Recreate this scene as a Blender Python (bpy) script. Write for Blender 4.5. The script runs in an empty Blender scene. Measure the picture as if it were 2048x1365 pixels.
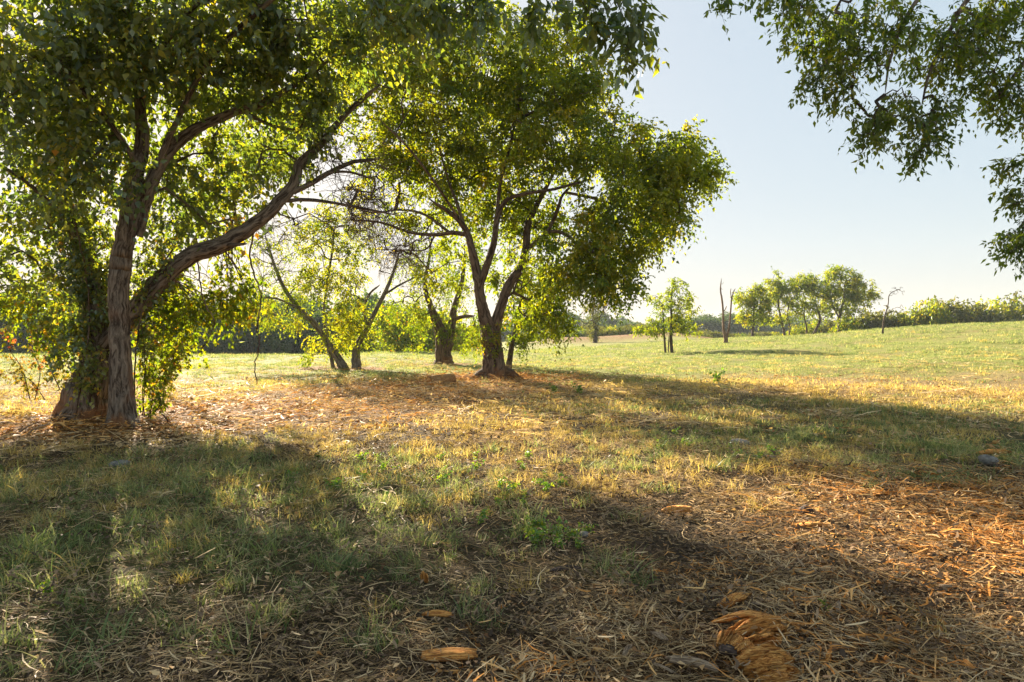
import bpy, math, random
import numpy as np
from mathutils import Vector, Matrix, Euler

SC = bpy.context.scene
COL = SC.collection
RNG = np.random.default_rng(11)
random.seed(5)
R = math.radians

# ------------------------------------------------------------------ camera, sky, sun, exposure
CAM_H = 1.6
FPX = 1359.0
cam_d = bpy.data.cameras.new('camera')
cam = bpy.data.objects.new('camera', cam_d)
COL.objects.link(cam)
cam_d.sensor_width = 36.0
cam_d.lens = 36.0 * FPX / 2048.0
cam_d.clip_start = 0.05
cam_d.clip_end = 3000
PITCH = math.atan(22.5 / FPX)
cam.location = (0, 0, CAM_H)
cam.rotation_euler = (R(90) - PITCH, 0, 0)
SC.camera = cam

SUN_EL, SUN_AZ = R(20.5), R(28.0)          # elevation; angle to the left of the view direction
world = bpy.data.worlds.new('World')
SC.world = world
world.use_nodes = True
wn = world.node_tree
bg = wn.nodes['Background']
sky = wn.nodes.new('ShaderNodeTexSky')
sky.sky_type = 'NISHITA'
sky.sun_disc = False
sky.sun_elevation = SUN_EL
sky.sun_rotation = -SUN_AZ
sky.altitude = 100
sky.air_density = 1.0
sky.dust_density = 1.6
sky.ozone_density = 1.6
gam = wn.nodes.new('ShaderNodeGamma'); gam.inputs[1].default_value = 0.17
hsv = wn.nodes.new('ShaderNodeHueSaturation'); hsv.inputs['Saturation'].default_value = 2.3
hsv.inputs['Hue'].default_value = 0.488
wn.links.new(sky.outputs[0], gam.inputs[0]); wn.links.new(gam.outputs[0], hsv.inputs['Color'])
wn.links.new(hsv.outputs[0], bg.inputs[0])
bg.inputs[1].default_value = 0.126

sun_dir = Vector((-math.sin(SUN_AZ) * math.cos(SUN_EL), math.cos(SUN_AZ) * math.cos(SUN_EL), math.sin(SUN_EL)))
sl = bpy.data.lights.new('sun', 'SUN')
sl.energy = 5.0
sl.angle = R(0.5)
sl.color = (1.0, 0.86, 0.66)
so = bpy.data.objects.new('sun', sl)
COL.objects.link(so)
so.location = sun_dir * 60
so.rotation_euler = sun_dir.to_track_quat('Z', 'Y').to_euler()

SC.view_settings.view_transform = 'Standard'
SC.view_settings.look = 'None'
SC.view_settings.gamma = 1
SC.view_settings.use_curve_mapping = False
SC.view_settings.exposure = 2.38
SC.render.engine = 'CYCLES'
cy = SC.cycles
cy.max_bounces = 8
cy.diffuse_bounces = 6
cy.glossy_bounces = 2
cy.transmission_bounces = 5
cy.transparent_max_bounces = 4
cy.volume_bounces = 0
cy.caustics_reflective = False
cy.caustics_refractive = False
cy.sample_clamp_indirect = 6.0

# ------------------------------------------------------------------ numeric noise
def _hash(ix, iy, iz, seed):
    n = (ix * 73856093) ^ (iy * 19349663) ^ (iz * 83492791) ^ (seed * 2654435761 % 2147483647)
    n = (n ^ (n >> 13)) * 1274126177
    n = n & 0x7fffffff
    n = (n ^ (n >> 16))
    return (n & 0xffff) / 65535.0

def noise3(x, y, z=None, seed=0):
    x = np.asarray(x, float); y = np.asarray(y, float)
    z = np.zeros_like(x) if z is None else np.asarray(z, float)
    ix, iy, iz = np.floor(x).astype(np.int64), np.floor(y).astype(np.int64), np.floor(z).astype(np.int64)
    fx, fy, fz = x - ix, y - iy, z - iz
    fx, fy, fz = fx*fx*(3-2*fx), fy*fy*(3-2*fy), fz*fz*(3-2*fz)
    def h(a, b, c): return _hash(ix+a, iy+b, iz+c, seed)
    a = h(0,0,0)*(1-fx)+h(1,0,0)*fx; b = h(0,1,0)*(1-fx)+h(1,1,0)*fx
    c = h(0,0,1)*(1-fx)+h(1,0,1)*fx; d = h(0,1,1)*(1-fx)+h(1,1,1)*fx
    return ((a*(1-fy)+b*fy)*(1-fz) + (c*(1-fy)+d*fy)*fz)

def fbm(x, y, oct=4, seed=0):
    s = 0; a = 0.5; t = 0
    for k in range(oct):
        s = s + a*noise3(x*2**k, y*2**k, None, seed+k*7); t += a; a *= .5
    return s/t

def sstep(a, b, x):
    t = np.clip((x-a)/(b-a), 0, 1)
    return t*t*(3-2*t)

# ------------------------------------------------------------------ terrain height
def terrain(x, y):
    x = np.asarray(x, float); y = np.asarray(y, float)
    d = np.hypot(x, y)
    z = 2.35*sstep(4, 44, x)*sstep(6, 46, y)
    z = z + (fbm(x*.12, y*.12, 3, 3)-.5)*.35*sstep(3, 20, d)
    z = z + (fbm(x*.9, y*.9, 3, 9)-.5)*.10*sstep(1, 5, d)*(1-.5*sstep(20, 50, d))
    # the field drops away past its crest on the left, lies lower in the middle distance
    left = 1-sstep(-14, 8, x)
    z = z - left*3.2*sstep(40, 95, y)
    z = z - .35*sstep(45, 80, y)*(1-left)
    z = z + .75*np.exp(-((y-97-.1*x)/6.0)**2)*sstep(-6, 6, x)*(1-sstep(34, 60, x))
    z = z - 2.6*sstep(52, 84, y)*sstep(20, 36, x)
    return z

def ray(px, py):
    v = Vector(((px-1024)/FPX, -(py-682.5)/FPX, -1.0))
    return cam.rotation_euler.to_matrix() @ v

def P(px, py, D):
    """the point seen at pixel (px, py) of the photograph at depth D metres ahead"""
    v = ray(px, py)
    return Vector((0, 0, CAM_H)) + v*(D/v.y)

def G(px, py):
    """the ground seen at that pixel"""
    v = ray(px, py); t = 1.5
    for _ in range(4000):
        p = v*(t/v.y)
        if CAM_H + p.z <= float(terrain(p.x, p.y)): break
        t *= 1.004
        if t > 400: break
    p = v*(t/v.y)
    return Vector((p.x, p.y, float(terrain(p.x, p.y))))

# ------------------------------------------------------------------ mesh / object helpers
def mesh_np(name, verts, faces_list, attrs=None, smooth=False):
    """faces_list: list of (n,k) index arrays; attrs: {name: per-vertex float array}"""
    me = bpy.data.meshes.new(name)
    verts = np.asarray(verts, np.float32)
    me.vertices.add(len(verts)); me.vertices.foreach_set('co', verts.ravel())
    faces_list = [np.asarray(f, np.int32) for f in faces_list if len(f)]
    loops = np.concatenate([f.ravel() for f in faces_list])
    tot = np.concatenate([np.full(len(f), f.shape[1], np.int32) for f in faces_list])
    start = np.concatenate([[0], np.cumsum(tot)[:-1]]).astype(np.int32)
    me.loops.add(len(loops)); me.loops.foreach_set('vertex_index', loops)
    me.polygons.add(len(tot)); me.polygons.foreach_set('loop_start', start); me.polygons.foreach_set('loop_total', tot)
    if smooth: me.polygons.foreach_set('use_smooth', np.ones(len(tot), bool))
    for k, v in (attrs or {}).items():
        if np.ndim(v) == 2:
            a = me.attributes.new(k, 'FLOAT_VECTOR', 'POINT'); a.data.foreach_set('vector', np.asarray(v, np.float32).ravel()); continue
        a = me.attributes.new(k, 'FLOAT', 'POINT'); a.data.foreach_set('value', np.asarray(v, np.float32))
    me.update(calc_edges=True)
    return me

def link(name, me, mat, parent=None, loc=None):
    o = bpy.data.objects.new(name, me)
    COL.objects.link(o)
    if mat is not None:
        me.materials.clear(); me.materials.append(mat)
    if parent is not None: o.parent = parent
    if loc is not None: o.location = loc
    return o

def tag(o, label=None, cat=None, group=None, kind=None):
    if label: o['label'] = label
    if cat: o['category'] = cat
    if group: o['group'] = group
    if kind: o['kind'] = kind
    return o

def empty(name, loc):
    o = bpy.data.objects.new(name, None)
    COL.objects.link(o); o.location = loc; o.empty_display_size = .3
    return o

def copy_tree(o, parent=None):
    c = o.copy(); COL.objects.link(c); c.parent = parent
    for ch in list(o.children): copy_tree(ch, c)
    return c

class MB:
    """collects tubes and solids in one mesh"""
    def __init__(s): s.v = []; s.q = []; s.t = []; s.n = 0; s.a = []; s.bk = []
    def add(s, v, q=None, t=None, a=0.5, bk=None):
        v = np.asarray(v, float).reshape(-1, 3)
        s.bk.append(v if bk is None else bk)
        s.v.append(v); s.a.append(np.full(len(v), a) if np.isscalar(a) else np.asarray(a))
        if q is not None and len(q): s.q.append(np.asarray(q)+s.n)
        if t is not None and len(t): s.t.append(np.asarray(t)+s.n)
        s.n += len(v)
    def tube(s, pts, rad, sides=8, rough=0.0, seed=0, cap=True, a=0.5, freq=2.0):
        pts = np.asarray(pts, float); n = len(pts)
        rad = np.broadcast_to(np.asarray(rad, float), (n,))
        tan = np.gradient(pts, axis=0); tan /= np.linalg.norm(tan, axis=1)[:, None]+1e-9
        ref = np.array([1., 0, 0]) if abs(tan[0][0]) < .8 else np.array([0, 1., 0])
        u = np.cross(tan[0], ref); u /= np.linalg.norm(u)
        th = np.arange(sides)/sides*2*math.pi
        rings = []; L = 0; bks = []
        for i in range(n):
            u = u - tan[i]*np.dot(u, tan[i]); u /= np.linalg.norm(u)+1e-9
            w = np.cross(tan[i], u)
            if i: L += np.linalg.norm(pts[i]-pts[i-1])
            r = np.full(sides, rad[i])
            if rough:
                r = r*(1+rough*(noise3(np.cos(th)*freq+5, np.sin(th)*freq+5, np.full(sides, L*1.1), seed)-.5)*2
                       + rough*.7*(noise3(np.cos(th)*freq*3+9, np.sin(th)*freq*3+9, np.full(sides, L*2.2), seed+3)-.5)*2)
            bks.append(np.stack([np.cos(th)*rad[i]+seed*3.1, np.sin(th)*rad[i]+seed*1.7, np.full(sides, L)], 1))
            rings.append(pts[i]+np.cos(th)[:, None]*r[:, None]*u+np.sin(th)[:, None]*r[:, None]*w)
        v = np.concatenate(rings); bk = np.concatenate(bks)
        i0 = np.arange(n-1)[:, None]*sides; j = np.arange(sides)[None, :]; j2 = (j+1) % sides
        q = np.stack([i0+j, i0+j2, i0+sides+j2, i0+sides+j], -1).reshape(-1, 4)
        t = []
        if cap:
            v = np.concatenate([v, pts[-1:]+tan[-1]*rad[-1]*.3]); c = len(v)-1; b = (n-1)*sides
            t = [[b+k, b+(k+1) % sides, c] for k in range(sides)]; bk = np.concatenate([bk, [[seed*3.1, seed*1.7, L]]])
        s.add(v, q, t, a, bk)
    def build(s, name, mat, parent=None, origin=None, smooth=True, loc=None):
        v = np.concatenate(s.v)
        if origin is not None: v = v-np.array(origin)
        fl = []
        if s.q: fl.append(np.concatenate(s.q))
        if s.t: fl.append(np.concatenate(s.t))
        me = mesh_np(name, v, fl, {'tint': np.concatenate(s.a), 'bk': np.concatenate(s.bk)}, smooth)
        return link(name, me, mat, parent, loc)

def batch_tubes(paths, r0, r1, sides=3):
    """paths (T, n, 3): thin twigs, all in one go"""
    T, n, _ = paths.shape
    tan = norm(paths[:, -1]-paths[:, 0])
    u = norm(np.cross(tan, np.array([.3, .5, .81]))); w = np.cross(tan, u)
    th = np.arange(sides)/sides*2*math.pi
    r = np.linspace(r0, r1, n)[None, :, None, None]
    ring = (np.cos(th)[None, :, None]*u[:, None]+np.sin(th)[None, :, None]*w[:, None])[:, None]*r
    v = (paths[:, :, None]+ring).reshape(-1, 3)
    b = (np.arange(T)*n*sides)[:, None, None, None]+(np.arange(n-1)*sides)[None, :, None, None]
    j = np.arange(sides)[None, None, :, None]; j2 = (j+1) % sides
    q = np.concatenate([b+j, b+j2, b+sides+j2, b+sides+j], -1).reshape(-1, 4)
    return v, q

def catmull(p, k=6):
    p = np.asarray(p, float)
    if len(p) < 3:
        t = np.linspace(0, 1, k+1)[:, None]; return p[0]*(1-t)+p[-1]*t
    e = np.concatenate([[2*p[0]-p[1]], p, [2*p[-1]-p[-2]]])
    out = []
    for i in range(1, len(e)-2):
        a, b, c, d = e[i-1], e[i], e[i+1], e[i+2]
        for t in np.arange(k)/k:
            out.append(.5*((2*b)+(-a+c)*t+(2*a-5*b+4*c-d)*t*t+(-a+3*b-3*c+d)*t**3))
    out.append(p[-1])
    return np.array(out)

# ------------------------------------------------------------------ materials
def new_mat(name):
    m = bpy.data.materials.new(name); m.use_nodes = True
    nt = m.node_tree; nt.nodes.clear()
    out = nt.nodes.new('ShaderNodeOutputMaterial')
    return m, nt, out
def N(nt, t, **kw):
    n = nt.nodes.new(t)
    for k, v in kw.items(): setattr(n, k, v)
    return n
def ramp(nt, fac, stops):
    r = N(nt, 'ShaderNodeValToRGB')
    el = r.color_ramp.elements
    while len(el) > 1: el.remove(el[-1])
    el[0].position = stops[0][0]; el[0].color = (*stops[0][1], 1)
    for p, c in stops[1:]:
        e = el.new(p); e.color = (*c, 1)
    nt.links.new(fac, r.inputs[0])
    return r.outputs[0]
def noise(nt, vec, scale, detail=4, rough=.55, vscale=None, dist=0.0):
    if vscale is not None:
        mp = N(nt, 'ShaderNodeMapping'); mp.inputs['Scale'].default_value = vscale
        nt.links.new(vec, mp.inputs['Vector']); vec = mp.outputs[0]
    n = N(nt, 'ShaderNodeTexNoise'); n.inputs['Scale'].default_value = scale
    n.inputs['Detail'].default_value = detail; n.inputs['Roughness'].default_value = rough
    n.inputs['Distortion'].default_value = dist
    nt.links.new(vec, n.inputs['Vector'])
    return n.outputs['Fac']
def mixc(nt, fac, a, b, mode='MIX'):
    m = N(nt, 'ShaderNodeMix', data_type='RGBA', blend_type=mode)
    def put(s, v):
        if isinstance(v, (tuple, float, int)):
            s.default_value = (*v, 1) if isinstance(v, tuple) else v
        else: nt.links.new(v, s)
    put(m.inputs[0], fac); put(m.inputs[6], a); put(m.inputs[7], b)
    return m.outputs[2]
def math_n(nt, op, a, b=0.0, clamp=False):
    m = N(nt, 'ShaderNodeMath', operation=op); m.use_clamp = clamp
    for i, v in enumerate((a, b)):
        if isinstance(v, (float, int)): m.inputs[i].default_value = v
        else: nt.links.new(v, m.inputs[i])
    return m.outputs[0]

def leaf_mat(name, stops, trans=0.5, tgain=(2.2, 2.0, .8), gloss=.07, rough=.42):
    m, nt, out = new_mat(name)
    at = N(nt, 'ShaderNodeAttribute', attribute_name='tint')
    c = ramp(nt, at.outputs['Fac'], stops)
    g = N(nt, 'ShaderNodeNewGeometry')
    nz = noise(nt, g.outputs['Position'], 1.1, 2)
    c = mixc(nt, math_n(nt, 'MULTIPLY', nz, .55), c, (.9, .75, .30), 'MULTIPLY')
    tc = mixc(nt, 1.0, c, tgain, 'MULTIPLY')
    # clamp is not applied: colour values stay below one by choice of stops
    d = N(nt, 'ShaderNodeBsdfDiffuse'); t = N(nt, 'ShaderNodeBsdfTranslucent')
    nt.links.new(c, d.inputs[0]); nt.links.new(tc, t.inputs[0])
    mx = N(nt, 'ShaderNodeMixShader'); mx.inputs[0].default_value = trans
    nt.links.new(d.outputs[0], mx.inputs[1]); nt.links.new(t.outputs[0], mx.inputs[2])
    gl = N(nt, 'ShaderNodeBsdfGlossy'); gl.inputs['Roughness'].default_value = rough
    gl.inputs[0].default_value = (.9, .95, 1, 1)
    m2 = N(nt, 'ShaderNodeMixShader')
    m2.inputs[0].default_value = gloss
    nt.links.new(mx.outputs[0], m2.inputs[1]); nt.links.new(gl.outputs[0], m2.inputs[2])
    nt.links.new(m2.outputs[0], out.inputs[0])
    return m

def princ(nt, out, col, rough=.85, bump=None, bstr=.4, bdist=.02, spec=.25):
    b = N(nt, 'ShaderNodeBsdfPrincipled')
    if isinstance(col, tuple): b.inputs['Base Color'].default_value = (*col, 1)
    else: nt.links.new(col, b.inputs['Base Color'])
    b.inputs['Roughness'].default_value = rough
    b.inputs['Specular IOR Level'].default_value = spec
    if bump is not None:
        bn = N(nt, 'ShaderNodeBump'); bn.inputs['Strength'].default_value = bstr; bn.inputs['Distance'].default_value = bdist
        nt.links.new(bump, bn.inputs['Height']); nt.links.new(bn.outputs[0], b.inputs['Normal'])
    nt.links.new(b.outputs[0], out.inputs[0])
    return b

def bark_mat(name, dark, light, accent=None, acc_lo=.55, acc_hi=.7, sc=9.0):
    m, nt, out = new_mat(name)
    tc = N(nt, 'ShaderNodeTexCoord')
    bk = N(nt, 'ShaderNodeAttribute', attribute_name='bk').outputs['Vector']
    fur = noise(nt, bk, sc*1.5, 6, .68, (1, 1, .20), .9)
    fine = noise(nt, bk, sc*6, 4, .6, (1, 1, .45))
    big = noise(nt, tc.outputs['Object'], 1.3, 3)
    c = ramp(nt, fur, [(.40, dark), (.50, tuple((a+b)/2 for a, b in zip(dark, light))), (.60, light)])
    c = mixc(nt, math_n(nt, 'MULTIPLY', fine, .7), c, (.55, .5, .45), 'MULTIPLY')
    if accent:
        mr = N(nt, 'ShaderNodeMapRange'); mr.inputs[1].default_value = acc_lo; mr.inputs[2].default_value = acc_hi
        nt.links.new(big, mr.inputs[0])
        at = N(nt, 'ShaderNodeAttribute', attribute_name='tint')
        c = mixc(nt, math_n(nt, 'MULTIPLY', mr.outputs[0], at.outputs['Fac'], True), c, accent)
    h = math_n(nt, 'ADD', fur, math_n(nt, 'MULTIPLY', fine, .35))
    princ(nt, out, c, .9, h, 1.0, .07, .15)
    return m

M = {}
M['leaf_near'] = leaf_mat('mulberry_leaf', [(0, (.055, .108, .040)), (.45, (.115, .170, .040)), (.75, (.21, .235, .028)), (.95, (.30, .27, .02)), (1, (.34, .19, .02))], .52, (2.35, 2.0, .45), .07)
M['leaf_mid'] = leaf_mat('elm_leaf', [(0, (.080, .140, .025)), (.45, (.165, .22, .025)), (.8, (.27, .27, .02)), (1, (.34, .26, .018))], .55, (2.15, 1.95, .4), .02)
M['leaf_yellow'] = leaf_mat('yellowing_leaf', [(0, (.07, .13, .016)), (.5, (.15, .205, .018)), (.9, (.28, .27, .018)), (1, (.36, .18, .02))], .56, (2.25, 2.0, .4), .02)
M['leaf_dark'] = leaf_mat('ash_leaf', [(0, (.045, .085, .024)), (.5, (.09, .13, .026)), (.85, (.20, .21, .03)), (1, (.30, .25, .03))], .52, (3.0, 2.9, .5), .03)
M['leaf_far'] = leaf_mat('far_leaf', [(0, (.04, .085, .03)), (.5, (.08, .135, .035)), (1, (.15, .19, .04))], .35, (1.6, 1.6, .7), .03)
M['leaf_olive'] = leaf_mat('olive_leaf', [(0, (.07, .095, .03)), (.5, (.12, .14, .035)), (1, (.19, .18, .04))], .4, (1.8, 1.7, .6), .03)
M['leaf_autumn'] = leaf_mat('autumn_leaf', [(0, (.10, .12, .02)), (.45, (.18, .16, .025)), (.8, (.26, .12, .03)), (1, (.30, .07, .025))], .5, (1.7, 1.6, .8), .04)
M['bark_near'] = bark_mat('furrowed_bark', (.065, .045, .032), (.36, .29, .22), (.28, .125, .05), .52, .64, 11)
M['bark_mid'] = bark_mat('brown_bark', (.055, .036, .025), (.26, .185, .125), (.26, .115, .042), .5, .66, 8)
M['bark_grey'] = bark_mat('grey_bark', (.10, .085, .07), (.33, .29, .245), None, sc=10)
M['bark_far'] = bark_mat('far_bark', (.06, .045, .035), (.17, .13, .095), None, sc=5)
M['bark_dead'] = bark_mat('dead_bark', (.12, .075, .05), (.30, .20, .14), None, sc=6)

# ------------------------------------------------------------------ leaves
def norm(a): return a/(np.linalg.norm(a, axis=-1, keepdims=True)+1e-9)

def leaf_arrays(pos, axis, nrm, size, tint, wid=.52, detail=True):
    axis = norm(axis); side = norm(np.cross(axis, nrm)); nrm = np.cross(side, axis)
    n = len(pos); s = size[:, None]
    wv = (wid*(.85+.3*RNG.random(n)))[:, None]
    fold = .16*s*nrm; curl = (RNG.random(n)[:, None]*.28)*s*nrm
    b = pos
    if detail:
        m = pos+axis*s*.42-fold*.6
        l = pos+axis*s*.36+side*s*wv*.5+fold*.3; r = pos+axis*s*.36-side*s*wv*.5+fold*.3
        tip = pos+axis*s-curl
        v = np.stack([b, r, m, l, tip], 1).reshape(-1, 3)
        k = np.arange(n)[:, None]*5
        t = np.concatenate([k+[0, 1, 2], k+[0, 2, 3], k+[2, 1, 4], k+[2, 4, 3]])
        return v, t, np.repeat(tint, 5)
    l = pos+axis*s*.42+side*s*wv*.5+fold; r = pos+axis*s*.42-side*s*wv*.5+fold
    tip = pos+axis*s-curl
    v = np.stack([b, r, tip, l], 1).reshape(-1, 3)
    k = np.arange(n)[:, None]*4
    t = np.concatenate([k+[0, 1, 2], k+[0, 2, 3]])
    return v, t, np.repeat(tint, 4)

def leaf_clusters(centers, outward, n_twig, n_leaf, length, size, droop=.5, spread=1.0, tint_mu=.4, tint_sd=.2, twigs=None, tw_r=.003, tint_c=None):
    """sprays of leaves: n_twig twigs per centre, n_leaf leaves along each"""
    C = len(centers)
    T = C*n_twig
    c = np.repeat(centers, n_twig, 0); o = np.repeat(outward, n_twig, 0)
    d = norm(norm(RNG.normal(size=(T, 3)))*spread+o*.8+np.array([0, 0, -.15]))
    L = length*(.5+.8*RNG.random(T))
    ct = np.repeat(RNG.normal(0, .17, C) if tint_c is None else tint_c, n_twig)
    tt = (np.arange(n_leaf)+.6)/n_leaf
    t = tt[None, :, None]
    start = c+RNG.normal(0, length*.12, (T, 3))
    pts = start[:, None]+d[:, None]*L[:, None, None]*t+np.array([0, 0, -1.])*(droop*L[:, None, None]*t*t)
    tan = norm(d[:, None]+np.array([0, 0, -1.])*2*droop*t)
    pos = pts.reshape(-1, 3)+RNG.normal(0, size*.2, (T*n_leaf, 3))
    tan = tan.reshape(-1, 3)
    n = len(pos)
    side = norm(np.cross(tan, norm(RNG.normal(size=(n, 3))+np.array([0, 0, 1.2]))))
    sgn = np.where(np.arange(n) % 2 == 0, 1, -1)[:, None]
    ax = norm(tan*.55+side*sgn*.8+RNG.normal(0, .35, (n, 3))+np.array([0, 0, -.45]))
    nr = norm(RNG.normal(0, .75, (n, 3))+np.array([0, 0, 1.0]))
    sz = size*(.42+.85*RNG.random(n))
    tint = np.clip(tint_mu+np.repeat(ct, n_leaf)+RNG.normal(0, tint_sd, n), 0, 1)
    if twigs is not None:
        q = np.concatenate([c[:, None], pts[:, ::max(1, n_leaf//3)]], 1)
        v_, q_ = batch_tubes(q, tw_r, tw_r*.4)
        twigs.add(v_, q_, None, 0.0)
    return pos, ax, nr, sz, tint

def put_leaves(name, arrs, mat, parent, origin, wid=.52, detail=True):
    pos, ax, nr, sz, ti = arrs
    v, t, a = leaf_arrays(pos, ax, nr, sz, ti, wid, detail)
    me = mesh_np(name, v-np.array(origin), [t], {'tint': a})
    o = link(name, me, mat, parent)
    return o

# ------------------------------------------------------------------ tree with hand-placed limbs
class Tree:
    def __init__(s, base, ws=1.0):
        s.ws = ws; s.base = Vector(base); s.pos = []; s.par = []; s.rad = []; s.fixed = []
        s.paths = []
    def limb(s, pts, sides=12, rough=.12, attach=True):
        """pts: (px, py, D, width_px) ; returns polyline"""
        w = np.array([list(P(a, b, D)) for a, b, D, r in pts])
        rr = np.array([r*.41*s.ws*D/FPX for a, b, D, r in pts])
        return s.limb_w(w, rr, sides, rough)
    def limb_w(s, w, rr, sides=12, rough=.12):
        c = catmull(w, 6)
        ri = np.interp(np.linspace(0, 1, len(c)), np.linspace(0, 1, len(rr)), rr)
        seg = np.linalg.norm(np.diff(w, axis=0), axis=1)
        jit = RNG.normal(0, 1, (len(c), 3))*ri[:, None]*.05; jit[0] = 0
        ri = ri.copy(); ri[-1] *= .3; ri[-2] *= .65
        c = c+jit
        s.paths.append((c, ri, sides, rough))
        prev = -1
        for k in range(len(c)):
            s.pos.append(c[k]); s.par.append(prev); s.rad.append(ri[k]); s.fixed.append(True)
            prev = len(s.pos)-1
        return c
    def blobs(s, blobs, shell=.45, pull=.0, zmin=None):
        cs = []
        for (px, py, D, rx, ry, rd, n) in blobs:
            o = np.array(P(px, py, D)); sx = rx*D/FPX; sz = ry*D/FPX
            v = norm(RNG.normal(size=(n, 3)))*(shell+(1-shell)*RNG.random((n, 1))**.6)
            cs.append(o+v*np.array([sx, rd, sz]))
        c = np.concatenate(cs)
        return c
    def grow(s, centers, side_bias=.0, wob=.12, minr=.004, gain=.0045, seg=.5):
        """connects every centre to the skeleton, nearest first, so later ones ride on earlier branches"""
        pos = np.array(s.pos); 
        allp = [p for p in s.pos]
        dist = np.min(np.linalg.norm(centers[:, None]-pos[None, ::3], axis=2), axis=1)
        order = np.argsort(dist)
        P_ = np.zeros((len(s.pos)+len(centers)*10, 3)); k = len(s.pos); P_[:k] = pos
        par = list(s.par); new_rad = {}
        thick = np.array(list(s.rad)+[0]*(len(P_)-k))
        s.new = []
        out = np.zeros_like(centers)
        for ci in order:
            c = centers[ci]
            dd = np.linalg.norm(P_[:k]-c, axis=1)
            # prefer to leave from below and further inside
            up = np.clip((P_[:k, 2]-c[2]), 0, None)*.5
            j = int(np.argmin(dd+up))
            a = P_[j]; L = dd[j]
            n = int(np.clip(round(L/seg), 2, 8))
            mid = np.cross(norm(c-a), RNG.normal(size=3))
            pts = []
            for q in range(1, n+1):
                t = q/n
                arch = math.sin(t*math.pi)
                pts.append(a+(c-a)*t+mid*wob*L*arch*.5+np.array([0, 0, .12*L*arch])+RNG.normal(0, .03*L/n+.01, 3)*(t < 1))
            out[ci] = norm(pts[-1]-pts[-2]) if n > 1 else norm(c-a)
            chain = [j]
            for p in pts:
                if k >= len(P_): break
                P_[k] = p; par.append(chain[-1]); chain.append(k); k += 1
            s.new.append(chain)
        cnt = np.zeros(k)
        for ch in s.new: cnt[ch[-1]] += 1
        for i in range(k-1, -1, -1):
            if par[i] >= 0: cnt[par[i]] += cnt[i]
        s.P_ = P_[:k]; s.cnt = cnt; s.gain = gain; s.minr = minr
        return out
    def wood(s, names_mat, root, thin_sides=4, acc_h=1.5, bark_thin=None, trunk_paths=1):
        origin = np.array(s.base)
        for i, (c, ri, sides, rough) in enumerate(s.paths):
            tb = MB(); tb.tube(c, ri, sides, rough, seed=i+3, a=np.repeat(np.clip(1-(c[:, 2]-origin[2])/acc_h, 0, 1), sides).tolist()+[0.0])
            nm = 'trunk' if i < trunk_paths else ('root' if c[-1][2] < origin[2]+.25 else 'limb')
            tb.build(nm, names_mat, root, origin)
        if getattr(s, 'new', None):
            br = MB()
            for ch in s.new:
                p = s.P_[ch]; r = np.maximum(s.minr, s.gain*np.sqrt(np.maximum(s.cnt[ch], 1)))
                r[0] = min(r[0], r[1]*1.25)
                br.tube(p, r, thin_sides, cap=False, a=0.0)
            br.build('branches', bark_thin or names_mat, root, origin)['kind'] = 'stuff'

def single_leaf_objects(arrs, n, root, mat, origin, wid, xr=(-60, 2100), yr=(-60, 1400)):
    """takes the n leaves that show largest out of the arrays and makes each an object"""
    pos, ax, nr, sz, ti = arrs
    rel = pos-np.array(cam.location)
    sx = 1024+FPX*rel[:, 0]/np.maximum(rel[:, 1], .1); sy = 660-FPX*rel[:, 2]/np.maximum(rel[:, 1], .1)
    vis = (rel[:, 1] > .5) & (sx > xr[0]) & (sx < xr[1]) & (sy > yr[0]) & (sy < yr[1])
    score = np.where(vis, sz/np.linalg.norm(rel, axis=1), 0)
    pick = np.argsort(-score)[:n]; pick = pick[score[pick] > 0]
    mes = []
    for k in range(5):
        v, t, a = leaf_arrays(np.zeros((1, 3)), np.array([[0, 1., 0]]), np.array([[0, 0, 1.]]), np.ones(1), np.array([[.12, .3, .45, .6, .8][k]]).ravel(), wid)
        me = mesh_np('leaf', v, [t], {'tint': a}); me.materials.append(mat); mes.append(me)
    for i in pick:
        a = Vector(norm(ax[i])); s_ = a.cross(Vector(nr[i])).normalized(); n_ = s_.cross(a)
        o = bpy.data.objects.new('leaf', mes[min(4, int(ti[i]*5))]); COL.objects.link(o)
        o.parent = root
        mt = Matrix((( s_.x, a.x, n_.x, 0), (s_.y, a.y, n_.y, 0), (s_.z, a.z, n_.z, 0), (0, 0, 0, 1)))
        o.matrix_local = Matrix.Translation(Vector(pos[i])-Vector(origin)) @ mt @ Matrix.Scale(sz[i], 4)
    keep = np.ones(len(pos), bool); keep[pick] = False
    return tuple(q[keep] for q in arrs)

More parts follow.
